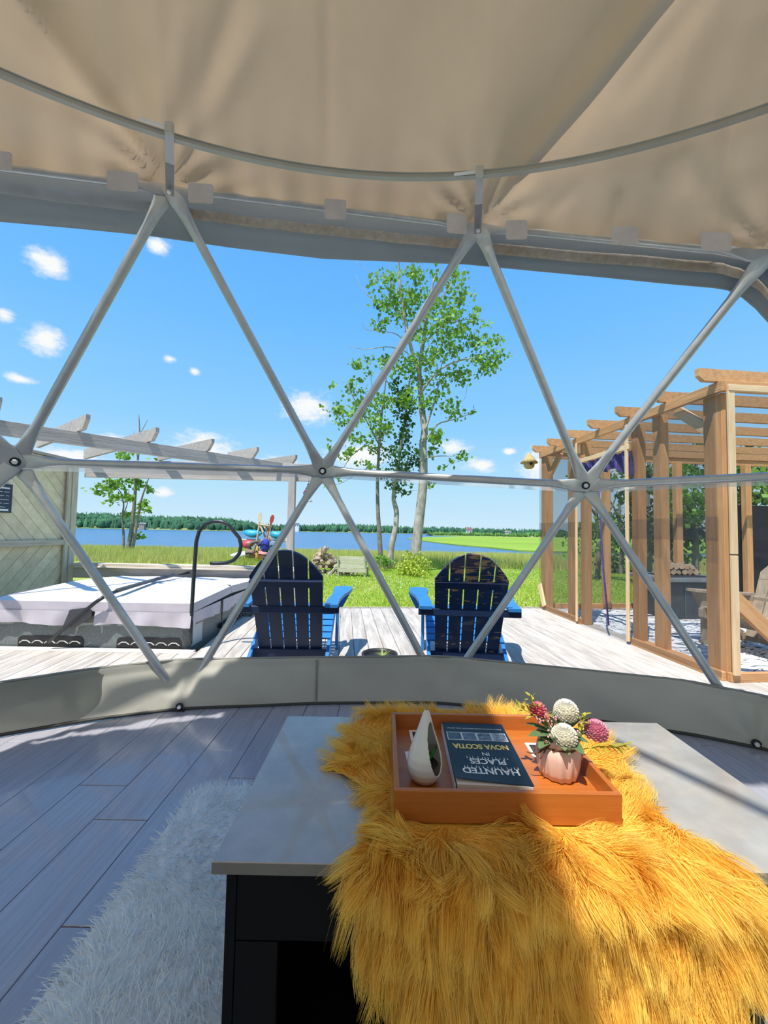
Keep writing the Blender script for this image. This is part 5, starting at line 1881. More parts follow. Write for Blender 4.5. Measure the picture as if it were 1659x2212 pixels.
# black stove cabinet inside
cb = PZ(1440, 1338, DZ)
cabp = (cb - GC)
cp, cq = cabp.dot(EX), cabp.dot(EY)
cab = thing('fire_table', G(cp + .32, cq + .30, DZ), 'black square fire table with a slate rim inside the gazebo', 'fire table')
bm_ = M('black_brick_panel', (.045, .05, .055), rough=.6, var=.35, scale=14, bump=.3, bscale=30)
piece('cabinet_body', bm_, cab, G(cp + .42, cq + .30, .235), (.84, .66, .51), DROT, .01)
piece('cabinet_rim', M('slate_rim', (.22, .23, .23), rough=.5, var=.2), cab, G(cp + .42, cq + .30, .515), (.98, .80, .05), DROT, .008)
piece('burner_plate', black_m, cab, G(cp + .42, cq + .30, .545), (.6, .4, .012), DROT, .004)
piece('door_strip', M('grey_strip', (.10, .11, .115), rough=.5), cab, G(cp + .25, cq - .034, .25), (.012, .006, .5), DROT, .001)
logm = M('pale_log', (.50, .38, .27), col2=(.30, .22, .16), rough=.85, scale=14, bump=.4, bscale=30, objvar=.2)
log_end = M('log_end', (.62, .46, .30), col2=(.45, .30, .18), rough=.8, scale=30, objvar=.15)
def make_log(p, axis, r, L_, label, group, name='firewood_log'):
    axis = Vector(axis).normalized()
    p = Vector(p)
    rot = frame_rot(axis)
    e1, e2 = rot.col[0], rot.col[2]
    n_ = 9
    rr = [r * random.uniform(.82, 1.1) for _ in range(n_)]
    if random.random() < .5:                       # split log: one side flat
        for q in range(3): rr[q] *= .55
    t = thing(name, p, label, 'log', group)
    mb = MB()
    for s_ in (-.5, -.2, .2, .5):
        for q in range(n_):
            a = 2 * math.pi * q / n_
            mb.v.append(tuple(p + axis * (L_ * s_) + (e1 * math.cos(a) + e2 * math.sin(a)) * rr[q]))
    mb.f = [(i * n_ + j, i * n_ + (j + 1) % n_, (i + 1) * n_ + (j + 1) % n_, (i + 1) * n_ + j) for i in range(3) for j in range(n_)]
    mb.build('bark', logm, t)
    for s_ in (-.502, .502):
        me = MB()
        me.v = [tuple(p + axis * (L_ * s_) + (e1 * math.cos(2 * math.pi * q / n_) + e2 * math.sin(2 * math.pi * q / n_)) * rr[q] * .99) for q in range(n_)]
        me.f = [tuple(range(n_))]
        me.build('cut_end', log_end, t)
    return t
for k in range(11):
    px = 1478 + (k % 6) * 10.5 + (5 if k >= 6 else 0)
    yq = cq + .42
    c = G(cp + .30 + (k % 6) * .085 + (.04 if k >= 6 else 0), yq, .595 + (.075 if k >= 6 else 0))
    make_log(c, EX * .25 + EY, .042, .34, 'pale firewood log heaped on the fire table', 'logs on the fire table')
make_log(G(cp + .30, cq + .40, .745), EX, .05, .22, 'short pale log lying crosswise on top of the fire table heap', None)

# unpainted wooden chair inside, turned to the lake side
chp = PZ(1520, 1392, DZ)
ch_wood = M('bare_weathered_wood', (0.50, 0.40, 0.29), col2=(0.34, 0.27, 0.19), rough=.8, scale=3, stretch=(8, 8, 3), bump=.25, bscale=12, objvar=.08)
ang = math.atan2(EX.y, EX.x) + math.radians(90 + 8)
cdir = Vector((math.cos(ang + math.pi / 2), math.sin(ang + math.pi / 2), 0))
cside = Vector((cdir.y, -cdir.x, 0))
loc_c = Vector((chp.x, chp.y, DZ)) - cdir * .46 + cside * -.36
adirondack(loc_c + Vector((0, 0, 0)), ang, ch_wood, [ch_wood], 'unpainted weathered wood Adirondack chair inside the gazebo', name='wooden_chair')

# straw bird nest box hanging from the last rafter tail
nb_ = PZ(1145, 972, GH + .135)
nst = PY(1143, 997, nb_.y)
nest = thing('straw_birdhouse', nst - Vector((0, 0, .12)), 'small woven straw birdhouse hanging from the gazebo rafter', 'birdhouse')
straw = M('straw', (.62, .47, .20), col2=(.42, .30, .11), rough=.85, scale=60, stretch=(1, 1, .2), bump=.6, bscale=120)
MB().tube([nb_ + Vector((.02, 0, -.04)), nst + Vector((0, 0, .10))], .004, 6).build('cord', straw, nest)
MB().lathe([(.0, -.115), (.05, -.11), (.078, -.08), (.082, -.04), (.075, .0), (.05, .02)], nst, 18, lambda a, z: 1 + .04 * math.sin(a * 9 + z * 80)).build('basket', straw, nest, smooth=True)
rf_ = MB().lathe([(.135, -.025), (.09, .03), (.045, .09), (.018, .125), (.0, .13)], nst, 22, lambda a, z: 1 + .10 * math.sin(a * 11)).build('thatch', straw, nest, smooth=True)
MB().tube([nst + Vector((0, -.081, -.045)), nst + Vector((0, -.088, -.045))], .024, 12).build('entrance', black_m, nest)

# ================================================================== LAND AND LAKE
LAKE_Z = -2.0
def ground_z(x, y):
    x = np.asarray(x, float); y = np.asarray(y, float)
    t = np.clip((y - 14) / 48, 0, 1)
    z = -.36 - 1.78 * (t * t * (3 - 2 * t) * .35 + t * .65)
    z = z + .03 * np.sin(x * .7 + y * .3) + .02 * np.sin(x * 1.9 - y * .8)
    return z
gm = M('meadow_ground', (0.28, 0.40, 0.05), col2=(0.38, 0.40, 0.10), rough=.95, scale=.6, bump=.4, bscale=6, spec=.1)
gx = np.concatenate([np.linspace(-140, -12, 26), np.linspace(-10, 16, 40), np.linspace(19, 160, 26)])
gy = np.concatenate([np.linspace(-30, 4, 8), np.linspace(5, 30, 52), np.linspace(32, 66, 18)])
Pg = np.array([[(x, y, float(ground_z(x, y))) for y in gy] for x in gx])
# pit for the tub and the room under the decks stays level
grd = np_mesh('ground', Pg.reshape(-1, 3), grid_faces(len(gx), len(gy)), gm, smooth=True)
tag(grd, 'green lawn and meadow sloping down to the lake', kind='structure')

wm = bpy.data.materials.new('lake_water')
wm.use_nodes = True
nt = wm.node_tree; bs = nt.nodes['Principled BSDF']
N_, L_ = nt.nodes.new, nt.links.new
bs.inputs['Base Color'].default_value = (.018, .075, .22, 1)
bs.inputs['Roughness'].default_value = .22
bs.inputs['IOR'].default_value = 1.33
tcw = N_('ShaderNodeTexCoord'); mpw = N_('ShaderNodeMapping'); mpw.inputs['Scale'].default_value = (.22, .9, 1)
L_(tcw.outputs['Object'], mpw.inputs[0])
nw = N_('ShaderNodeTexNoise'); nw.inputs['Scale'].default_value = 1.1; nw.inputs['Detail'].default_value = 5; nw.inputs['Roughness'].default_value = .7
L_(mpw.outputs[0], nw.inputs['Vector'])
bw_ = N_('ShaderNodeBump'); bw_.inputs['Strength'].default_value = 1.0; bw_.inputs['Distance'].default_value = .9
L_(nw.outputs['Fac'], bw_.inputs['Height']); L_(bw_.outputs[0], bs.inputs['Normal'])
rw = N_('ShaderNodeMapRange'); rw.inputs['From Min'].default_value = .35; rw.inputs['From Max'].default_value = .68
L_(nw.outputs['Fac'], rw.inputs['Value'])
xw = N_('ShaderNodeMix'); xw.data_type = 'RGBA'
xw.inputs['A'].default_value = (.02, .115, .27, 1); xw.inputs['B'].default_value = (.07, .24, .44, 1)
L_(rw.outputs[0], xw.inputs['Factor']); L_(xw.outputs['Result'], bs.inputs['Base Color'])
lake = MB().add([(-900, 45, LAKE_Z), (900, 45, LAKE_Z), (1100, 900, LAKE_Z), (-1100, 900, LAKE_Z)], [(0, 1, 2, 3)]).build('lake', wm)
tag(lake, 'wide blue lake with small wind ripples', kind='structure')

marsh_m = M('marsh_grass', (0.30, 0.42, 0.06), col2=(0.20, 0.33, 0.05), rough=.95, scale=.05, stretch=(.3, 1, 1), bump=.6, bscale=1, spec=.05, contrast=(.35, .65))
mpx = [(1200, 1191), (1120, 1188), (1060, 1182), (985, 1176), (925, 1169), (880, 1163), (915, 1160), (1000, 1158.5), (1100, 1158), (1250, 1161), (1700, 1170), (1900, 1182), (1700, 1196), (1400, 1193)]
MZ = LAKE_Z + .25
mp3 = [PZ(px, py, MZ) for px, py in mpx]
mb = MB()
mb.v = [tuple(p) for p in mp3] + [(p.x, p.y, LAKE_Z - .1) for p in mp3]
n_ = len(mp3)
mb.f = [tuple(reversed(range(n_)))] + [(i, (i + 1) % n_, n_ + (i + 1) % n_, n_ + i) for i in range(n_)]
mo = mb.build('marsh', marsh_m)
tag(mo, 'flat bright green marsh reaching into the lake', kind='structure')

# ---- far shore: land with woods
shore_m = M('far_shore', (0.16, 0.24, 0.07), col2=(.30, .30, .14), rough=.95, scale=.03, spec=.05)
woods_m = M('far_woods', (0.055, 0.15, 0.075), col2=(0.035, 0.10, 0.06), rough=.9, scale=.02, island=.35, spec=.1)
woods_near = M('far_bushes', (0.12, 0.24, 0.05), col2=(0.07, 0.17, 0.04), rough=.9, scale=.05, island=.3, spec=.1)
def shore(px0, px1, y, tops, base_h, dens, mat, name, label, conifer=.5, depth=60, tree_h=9):
    """a wooded bank at distance y; tops = skyline as (px, py)"""
    xs_ = np.linspace(px0, px1, 60)
    tp = np.interp(xs_, [t[0] for t in tops], [t[1] for t in tops])
    mb = MB()
    crest = []
    for px, py in zip(xs_, tp):
        a = PY(px, py, y)
        k = a.y / y
        h = max(a.z - tree_h * .75 - LAKE_Z, .8)
        crest.append((a.x, h))
        for f, hh in ((0, .0), (.06, .7), (.5, h * .8), (1.0, h), (1.6, h * .9), (2.2, -.2)):
            mb.v.append((a.x * (1 + .0 * f), y + depth * (f - .6), LAKE_Z - .2 + hh))
    mb.f = grid_faces(len(xs_), 6)
    land = mb.build('far_shore', shore_m, smooth=True)
    tag(land, label[0], kind='structure')
    cx = np.array([c[0] for c in crest]); chh = np.array([c[1] for c in crest])
    n = dens
    X = rng.uniform(cx.min(), cx.max(), n)
    f = rng.uniform(.08, 1.5, n)
    H = np.interp(X, cx, chh)
    gz_ = LAKE_Z - .2 + np.where(f < .5, .7 + (H * .8 - .7) * np.clip((f - .06) / .44, 0, 1), H * .8 + H * .2 * np.clip((f - .5) / .5, 0, 1))
    Y = y + depth * (f - .6)
    Vs, Fs = [], []
    ico_v = [(0, 0, 1)] + [(.87 * math.cos(a), .87 * math.sin(a), .45) for a in np.arange(6) * math.pi / 3] + [(1.0 * math.cos(a), 1.0 * math.sin(a), -.25) for a in np.arange(6) * math.pi / 3 + .5] + [(.6 * math.cos(a), .6 * math.sin(a), -.9) for a in np.arange(6) * math.pi / 3]
    ico_f = [(0, 1 + i, 1 + (i + 1) % 6) for i in range(6)]
    for r_ in (1, 7):
        for i in range(6):
            a, b, c, d = r_ + i, r_ + 6 + i, r_ + 6 + (i + 1) % 6, r_ + (i + 1) % 6
            ico_f += [(a, b, c), (a, c, d)]
    ico_v = np.array(ico_v)
    con_v = np.array([(0, 0, 1.0)] + [(math.cos(a), math.sin(a), -1.0) for a in np.arange(6) * math.pi / 3])
    con_f = [(0, 1 + i, 1 + (i + 1) % 6) for i in range(6)]
    b = 0
    for k in range(n):
        s = tree_h * rng.uniform(.5, 1.15)
        if rng.uniform() < conifer:
            v = con_v * np.array([s * .24, s * .24, s * .55]); fc = con_f
            off = s * .5
        else:
            v = ico_v * (1 + rng.normal(size=(len(ico_v), 1)) * .14) * np.array([s * .38, s * .38, s * .45]); fc = ico_f
            off = s * .42
        Vs.append(v + np.array([X[k], Y[k], gz_[k] + off]))
        Fs.append(np.array(fc) + b)
        b += len(v)
    o = np_mesh(name, np.concatenate(Vs), np.concatenate(Fs), mat, smooth=False, loc=(float(cx.mean()), y, LAKE_Z))
    tag(o, label[1], 'woods', kind='stuff')
shore(120, 560, 430, [(120, 1108), (190, 1108), (240, 1113), (300, 1116), (340, 1116), (400, 1117), (450, 1119), (500, 1124), (540, 1133), (560, 1142)], 1, 1500, woods_m, 'far_woods', ('low bank of the far shore behind the handrail', 'dense dark green woods on the far shore behind the hot tub'))
shore(525, 1180, 560, [(525, 1136), (600, 1138), (640, 1137), (700, 1134), (760, 1134), (840, 1137), (900, 1141), (960, 1141), (1010, 1142), (1060, 1144), (1085, 1150), (1130, 1153), (1180, 1153)], 1, 1900, woods_m, 'far_woods', ('low bank of the far shore behind the chairs', 'long wooded hill on the far shore behind the chairs'))
shore(1180, 1800, 500, [(1180, 1150), (1300, 1148), (1500, 1150), (1800, 1160)], 1, 900, woods_m, 'far_woods', ('low bank of the far shore behind the gazebo', 'wooded far shore seen through the gazebo'))
shore(930, 1800, 330, [(930, 1157), (1000, 1156), (1060, 1155), (1130, 1153), (1180, 1150), (1300, 1150), (1800, 1162)], 1, 1000, woods_near, 'far_bushes', ('grassy bank where the marsh meets the far woods', 'line of light green bushes at the edge of the marsh'), conifer=.1, depth=30, tree_h=3.2)

# small houses on the far shore
def house(px, py, y, w, h, wall, roof, label):
    c = PY(px, py, y)
    o = thing('house', (c.x, c.y, c.z), label, 'house')
    piece('house_walls', wall, o, (c.x, c.y, c.z + h * .3 - 3.5), (w, w * .7, h * .6 + 7), None, .05)
    prof_ = [(-w * .56, 0), (w * .56, 0), (w * .32, h * .42), (-w * .32, h * .42)]
    MB().prism(prof_, (c.x, c.y + w * .4, c.z + h * .6), (1, 0, 0), (0, 0, 1), w * .8).build('roof', roof, o)
    for k in (-.25, .2):
        MB().add([(c.x + w * k - .6, c.y - w * .36, c.z + h * .2), (c.x + w * k + .6, c.y - w * .36, c.z + h * .2), (c.x + w * k + .6, c.y - w * .36, c.z + h * .42), (c.x + w * k - .6, c.y - w * .36, c.z + h * .42)], [(0, 1, 2, 3)]).build('window_pane', M('dark_pane', (.03, .04, .05), rough=.2), o)
hw_ = M('cream_house_wall', (.70, .62, .52), rough=.8)
house(1013, 1152.5, 470, 7, 7, hw_, M('pink_roof', (.50, .22, .18), rough=.7), 'cream house with a pinkish roof on the far shore')
house(641, 1138.5, 500, 6, 5, M('white_house_wall', (.8, .8, .78), rough=.8), M('grey_roof', (.3, .3, .32), rough=.7), 'white house on the far shore close to the pergola post')
house(308, 1136, 395, 5, 3.2, M('brown_house_wall', (.35, .28, .22), rough=.8), M('grey_roof2', (.42, .42, .42), rough=.7), 'small brown cottage at the waterline below the dark woods')
house(1097, 1153.5, 480, 6, 4, hw_, M('tan_roof', (.55, .40, .25), rough=.7), 'tan farmhouse on the far hill beside the gazebo')

# ================================================================== GRASS
def blades(x, y, z, h, w, lean):
    n = len(x)
    a = rng.uniform(0, 2 * math.pi, n)
    lx, ly = rng.normal(size=n) * lean * h, rng.normal(size=n) * lean * h
    V = np.zeros((n, 3, 3))
    V[:, 0] = np.stack([x - np.cos(a) * w / 2, y - np.sin(a) * w / 2, z], 1)
    V[:, 1] = np.stack([x + np.cos(a) * w / 2, y + np.sin(a) * w / 2, z], 1)
    V[:, 2] = np.stack([x + lx, y + ly, z + h], 1)
    return V.reshape(-1, 3), np.arange(n * 3).reshape(-1, 3)
lawn_m = M('lawn_blades', (0.34, 0.54, 0.04), col2=(0.46, 0.56, 0.08), rough=.6, scale=.8, island=.28, translucent=.35, spec=.3)
tall_m = M('tall_grass_blades', (0.42, 0.52, 0.08), col2=(0.62, 0.52, 0.22), rough=.7, scale=.35, island=.28, translucent=.35, spec=.2)
n = 150000
x = rng.uniform(-7, 10.5, n); y = 6.2 + (16.5 - 6.2) * rng.uniform(size=n) ** 1.15
mk = (np.abs(x) < y * .98 + 1) & ~((x > 2.3) & (x < 6.0) & (y < 6.3)) & ~((x < -1.1) & (y < 5.9))
x, y = x[mk], y[mk]
h = rng.uniform(.03, .07, len(x)) * (1 + .5 * np.sin(x * 2.1 + np.sin(y * 1.7)) * .5)
V, F = blades(x, y, ground_z(x, y), h, rng.uniform(.010, .02, len(x)), .45)
o = np_mesh('lawn_grass', V, F, lawn_m, loc=(0, 10, -.36)); tag(o, 'short mown grass of the lawn between deck and meadow', 'grass', kind='stuff')
# clover heads
n = 2600
x = rng.uniform(-7, 10, n); y = rng.uniform(6.3, 15.5, n)
mk = (np.sin(x * .9 + y * .7) + rng.normal(size=n) * .5 > .1) & ~((x > 2.2) & (x < 6.0) & (y < 6.3))
x, y = x[mk], y[mk]; z = ground_z(x, y) + rng.uniform(.04, .09, len(x))
s_ = .014
oct_v = np.array([(s_, 0, 0), (0, s_, 0), (-s_, 0, 0), (0, -s_, 0), (0, 0, s_), (0, 0, -s_)])
oct_f = np.array([(0, 1, 4), (1, 2, 4), (2, 3, 4), (3, 0, 4), (1, 0, 5), (2, 1, 5), (3, 2, 5), (0, 3, 5)])
V = (oct_v[None] + np.stack([x, y, z], 1)[:, None]).reshape(-1, 3)
F = (oct_f[None] + (np.arange(len(x)) * 6)[:, None, None]).reshape(-1, 3)
o = np_mesh('clover_flowers', V, F, M('clover_white', (.80, .80, .70), rough=.8), loc=(0, 10, -.3)); tag(o, 'tiny white clover flowers scattered over the lawn', 'clover', kind='stuff')
# tall meadow
n = 130000
y = 15.4 + 42 * rng.uniform(size=n) ** 1.8
x = rng.uniform(-1.15, 1.15, n) * y
edge = 15.8 + .9 * np.sin(x * .45) + .5 * np.sin(x * 1.3)
left = x < -3
mk = (y > edge) & ~((x > 6) & (y < 17))
x, y = x[mk], y[mk]
h = rng.uniform(.22, .62, len(x)) * np.clip((y - 15) / 3, .45, 1)
V, F = blades(x, y, ground_z(x, y), h, rng.uniform(.012, .03, len(x)) * np.clip(y / 20, 1, 2.2), .22)
o = np_mesh('meadow_grass', V, F, tall_m, loc=(0, 25, -1)); tag(o, 'tall seeding meadow grass along the lake shore', 'grass', kind='stuff')

# ================================================================== TREES
bark = M('grey_birch_bark', (0.50, 0.45, 0.39), col2=(0.24, 0.21, 0.18), rough=.85, scale=5, stretch=(1, 1, .5), bump=.5, bscale=12, contrast=(.35, .65))
bark_d = M('dark_bark', (0.30, 0.26, 0.22), col2=(0.15, 0.13, 0.11), rough=.9, scale=6, bump=.5, bscale=12)
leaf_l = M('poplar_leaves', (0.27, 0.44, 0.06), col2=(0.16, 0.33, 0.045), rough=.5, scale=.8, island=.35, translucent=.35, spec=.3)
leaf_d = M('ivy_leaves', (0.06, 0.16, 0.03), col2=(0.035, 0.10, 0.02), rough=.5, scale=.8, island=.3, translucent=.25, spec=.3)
def leaf_cloud(blobs, y0, per, size, spread=1.0):
    """leaves round clump centres given in the picture, at the tree's own distance and with real depth"""
    C = []
    for b in blobs:
        px, py, rx, ry = b[:4]
        c = np.array(PY(px, py, y0 + rng.uniform(-.9, .9)))
        k = y0 / FPX
        n = max(8, int(per * rx * ry / 600))
        # sub-clumps make the crown loose
        ns = max(2, n // 14)
        sub = rng.normal(size=(ns, 3)) * np.array([rx * k, (rx + ry) * .5 * k * spread, ry * k]) * .52
        pick = rng.integers(0, ns, n)
        C.append(c + sub[pick] + rng.normal(size=(n, 3)) * np.array([1, 1, .8]) * min(.16, .30 * rx * k))
    C = np.concatenate(C)
    n = len(C)
    d = rng.normal(size=(n, 3)); d[:, 2] -= .35; d /= np.linalg.norm(d, axis=1)[:, None]
    r = rng.normal(size=(n, 3)); s = np.cross(d, r); s /= np.linalg.norm(s, axis=1)[:, None]
    L_ = rng.uniform(.7, 1.25, n)[:, None] * size
    V = np.stack([C, C + d * L_ * .5 - s * L_ * .42, C + d * L_, C + d * L_ * .5 + s * L_ * .42], 1).reshape(-1, 3)
    F = np.arange(n * 4).reshape(-1, 4)
    return V, F
def limb(pxs, y0, parent, r0, r1, mat, name='branch', dy=0.0, n=None):
    pts = [PY(px, py, y0 + dy * i / max(1, len(pxs) - 1)) for i, (px, py) in enumerate(pxs)]
    m_ = n or max(6, 4 * len(pts))
    q = lerp_poly(pts, np.linspace(0, len(pts) - 1, m_))
    q = [q[0]] + [(q[i - 1] + q[i] * 2 + q[i + 1]) / 4 for i in range(1, len(q) - 1)] + [q[-1]]
    rs_ = [r0 + (r1 - r0) * i / (m_ - 1) for i in range(m_)]
    return MB().tube(q, rs_, 8).build(name, mat, parent, smooth=True)
def tree(name, label, cat, y0, base_px, limbs, blobs, per, size, lm, bk, group=None):
    b = PY(base_px[0], base_px[1], y0)
    gz_ = float(ground_z(b.x, b.y))
    t = thing(name, (b.x, b.y, gz_), label, cat, group)
    foot_ = Vector((b.x, b.y, gz_ - .05))
    for k, (pxs, r0, r1, dy) in enumerate(limbs):
        limb(pxs, y0, t, r0, r1, bk, 'trunk' if k == 0 else 'branch', dy)
    if blobs:
        V, F = leaf_cloud(blobs, y0, per, size)
        o = np_mesh('foliage', V, F, lm, t)
        o['kind'] = 'stuff'
    return t
T1b = [(835, 640, 40, 26), (880, 645, 38, 32), (930, 605, 30, 24), (985, 585, 22, 18), (955, 650, 48, 36), (1000, 640, 25, 22), (862, 682, 30, 22), (832, 700, 24, 14), (990, 700, 46, 28), (958, 722, 46, 36), (1012, 730, 40, 22),
       (1062, 762, 32, 22), (1078, 745, 18, 12), (1040, 792, 38, 22), (900, 722, 28, 22), (920, 780, 52, 24), (872, 792, 36, 18), (960, 812, 42, 22), (902, 830, 36, 18), (992, 800, 28, 18), (930, 862, 36, 18), (962, 880, 28, 14),
       (992, 898, 32, 10), (1015, 895, 14, 7), (940, 930, 22, 24), (920, 962, 26, 22), (985, 985, 22, 10), (960, 1000, 18, 9), (930, 1050, 10, 8), (820, 662, 20, 12), (845, 605, 22, 14), (900, 590, 22, 16), (1030, 660, 14, 12), (1035, 700, 16, 12), (975, 760, 40, 20), (880, 860, 22, 18)]
tree('poplar_tree', 'tall pale-trunked tree with loose bright green leaves rising from the shrub', 'tree', 15.2, (897, 1228),
     [([(896, 1232), (899, 1180), (906, 1120), (914, 1050), (915, 990), (913, 960), (918, 930), (912, 890), (908, 840), (905, 800), (914, 740), (921, 690), (928, 650), (938, 600)], .21, .035, .3),
      ([(905, 805), (890, 760), (876, 700), (868, 640), (862, 600), (861, 560), (858, 520)], .08, .02, -.3), ([(908, 850), (945, 800), (985, 780), (1040, 770), (1085, 745)], .05, .012, -.6),
      ([(912, 960), (945, 915), (985, 905), (1022, 892)], .04, .01, .5), ([(914, 990), (945, 985), (990, 985)], .03, .008, -.4), ([(918, 930), (935, 880), (948, 830), (955, 780)], .045, .012, .4),
      ([(906, 800), (880, 760), (840, 748), (790, 755), (748, 748)], .03, .007, .2), ([(886, 745), (855, 720), (820, 715), (788, 712), (782, 695)], .022, .006, -.3), ([(872, 680), (840, 660), (800, 645), (775, 615), (770, 595)], .022, .006, .3),
      ([(866, 640), (840, 600), (800, 588), (770, 565)], .018, .005, .2), ([(928, 660), (955, 640), (990, 600), (1005, 580)], .03, .008, .3), ([(916, 740), (960, 700), (1005, 690), (1045, 690)], .03, .008, -.3),
      ([(862, 605), (880, 575), (890, 540)], .012, .005, .1), ([(864, 610), (845, 570), (840, 535)], .012, .005, -.1), ([(938, 610), (950, 575), (975, 548)], .012, .005, -.1), ([(1010, 830), (1005, 860), (985, 880)], .008, .004, .1)],
     T1b, 105, .16, leaf_l, bark)
T2b = [(745, 832, 24, 18), (770, 802, 14, 22), (800, 792, 16, 22), (832, 782, 18, 18), (742, 872, 24, 22), (762, 900, 28, 20), (735, 905, 18, 13), (790, 862, 26, 26), (820, 872, 26, 22), (848, 862, 18, 18), (800, 902, 26, 18), (812, 932, 26, 20),
       (770, 942, 20, 16), (836, 922, 16, 24), (755, 990, 22, 10), (765, 975, 16, 12), (710, 958, 8, 7), (780, 1000, 13, 7), (716, 1046, 16, 6), (732, 1036, 10, 7), (800, 1008, 16, 9), (700, 880, 8, 6), (720, 835, 8, 8), (810, 960, 18, 14)]
tree('young_maple', 'slim dark-trunked tree with a low leafy crown beside the ivy-clad one', 'tree', 16.2, (822, 1222),
     [([(823, 1226), (820, 1160), (816, 1100), (815, 1040), (819, 960), (824, 900), (830, 850), (836, 800)], .10, .02, .2), ([(819, 960), (795, 915), (770, 870), (748, 830)], .04, .01, -.4), ([(818, 975), (790, 960), (758, 985), (730, 1030)], .03, .008, .4),
      ([(824, 900), (805, 850), (800, 800)], .03, .01, .3), ([(817, 1005), (795, 1010), (770, 1025), (735, 1045), (708, 1052)], .018, .005, -.4), ([(822, 920), (790, 900), (745, 900), (700, 885)], .025, .006, .2)],
     T2b, 115, .16, leaf_l, bark_d)
T3b = [(872, 870, 20, 26), (876, 905, 16, 26), (876, 935, 15, 24), (870, 965, 20, 20), (855, 985, 26, 18), (872, 1005, 30, 16), (868, 1040, 24, 14), (850, 1012, 22, 12), (868, 1056, 20, 8), (840, 1050, 14, 8), (895, 990, 20, 14), (890, 880, 22, 18), (862, 830, 20, 14)]
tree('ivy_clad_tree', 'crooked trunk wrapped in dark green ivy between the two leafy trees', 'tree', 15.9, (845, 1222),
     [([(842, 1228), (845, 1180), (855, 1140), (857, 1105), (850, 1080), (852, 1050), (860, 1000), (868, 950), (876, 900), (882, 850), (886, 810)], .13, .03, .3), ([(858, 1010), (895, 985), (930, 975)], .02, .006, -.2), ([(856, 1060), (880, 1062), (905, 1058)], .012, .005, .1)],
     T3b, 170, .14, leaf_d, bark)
LTb = [(225, 1055, 18, 10), (245, 1045, 16, 12), (265, 1060, 18, 14), (270, 1035, 16, 10), (255, 1075, 16, 10), (280, 1075, 10, 10), (262, 990, 14, 8), (268, 985, 10, 6), (318, 1015, 20, 10), (330, 1005, 14, 10), (300, 1045, 14, 8), (320, 1055, 12, 8), (310, 1085, 12, 8), (300, 1110, 12, 10), (325, 1105, 14, 6), (300, 1160, 8, 10), (272, 1112, 10, 6), (340, 1020, 10, 6), (215, 1058, 8, 5), (290, 1035, 12, 10)]
tree('lakeside_tree', 'thin tree with three bare stems and sparse leaves at the lake edge', 'tree', 30, (270, 1190),
     [([(266, 1190), (267, 1150), (263, 1120), (268, 1090), (260, 1060), (240, 1045)], .10, .02, .4), ([(276, 1190), (285, 1140), (290, 1090), (294, 1040), (298, 990), (302, 940), (300, 895)], .17, .03, .2), ([(286, 1190), (296, 1130), (305, 1080), (318, 1040), (335, 1005)], .12, .02, -.3),
      ([(263, 1120), (275, 1090), (278, 1060)], .05, .02, .2), ([(298, 990), (285, 955), (290, 930)], .03, .01, .2), ([(301, 940), (315, 915), (320, 905)], .03, .01, .2), ([(268, 1085), (235, 1065), (200, 1065)], .03, .01, .1), ([(312, 1060), (330, 1060), (345, 1065)], .03, .01, .1)],
     LTb, 260, .28, leaf_l, bark_d)
# shrubs at the trees' feet
shrub_l = M('bright_shrub_leaves', (0.56, 0.62, 0.08), col2=(0.40, 0.52, 0.06), rough=.5, scale=3, island=.28, translucent=.35)
def shrub(px, py, y, blobs, per, size, mat, label):
    b = PY(px, py, y)
    gz_ = float(ground_z(b.x, b.y))
    t = thing('shrub', (b.x, b.y, gz_), label, 'shrub')
    for k in range(7):
        a = k * .9
        MB().tube([(b.x, b.y, gz_ - .02), (b.x + .15 * math.cos(a), b.y + .15 * math.sin(a), gz_ + .3), (b.x + .35 * math.cos(a), b.y + .35 * math.sin(a), gz_ + .6)], [.012, .009, .004], 6).build('stem', bark_d, t)
    V, F = leaf_cloud(blobs, y, per, size)
    V[:, 2] = np.maximum(V[:, 2], gz_ + .02)
    o = np_mesh('foliage', V, F, mat, t); o['kind'] = 'stuff'
shrub(893, 1242, 13.7, [(893, 1222, 22, 16), (875, 1225, 14, 14), (912, 1222, 14, 16), (895, 1205, 18, 10), (880, 1235, 16, 8), (908, 1236, 14, 8)], 480, .10, shrub_l, 'bright yellow-green shrub at the foot of the pale trunk')
shrub(832, 1228, 15.4, [(832, 1212, 14, 12), (822, 1205, 10, 10), (840, 1218, 12, 8), (828, 1222, 14, 6)], 320, .11, leaf_l, 'dark green shrub at the foot of the two thin trunks')

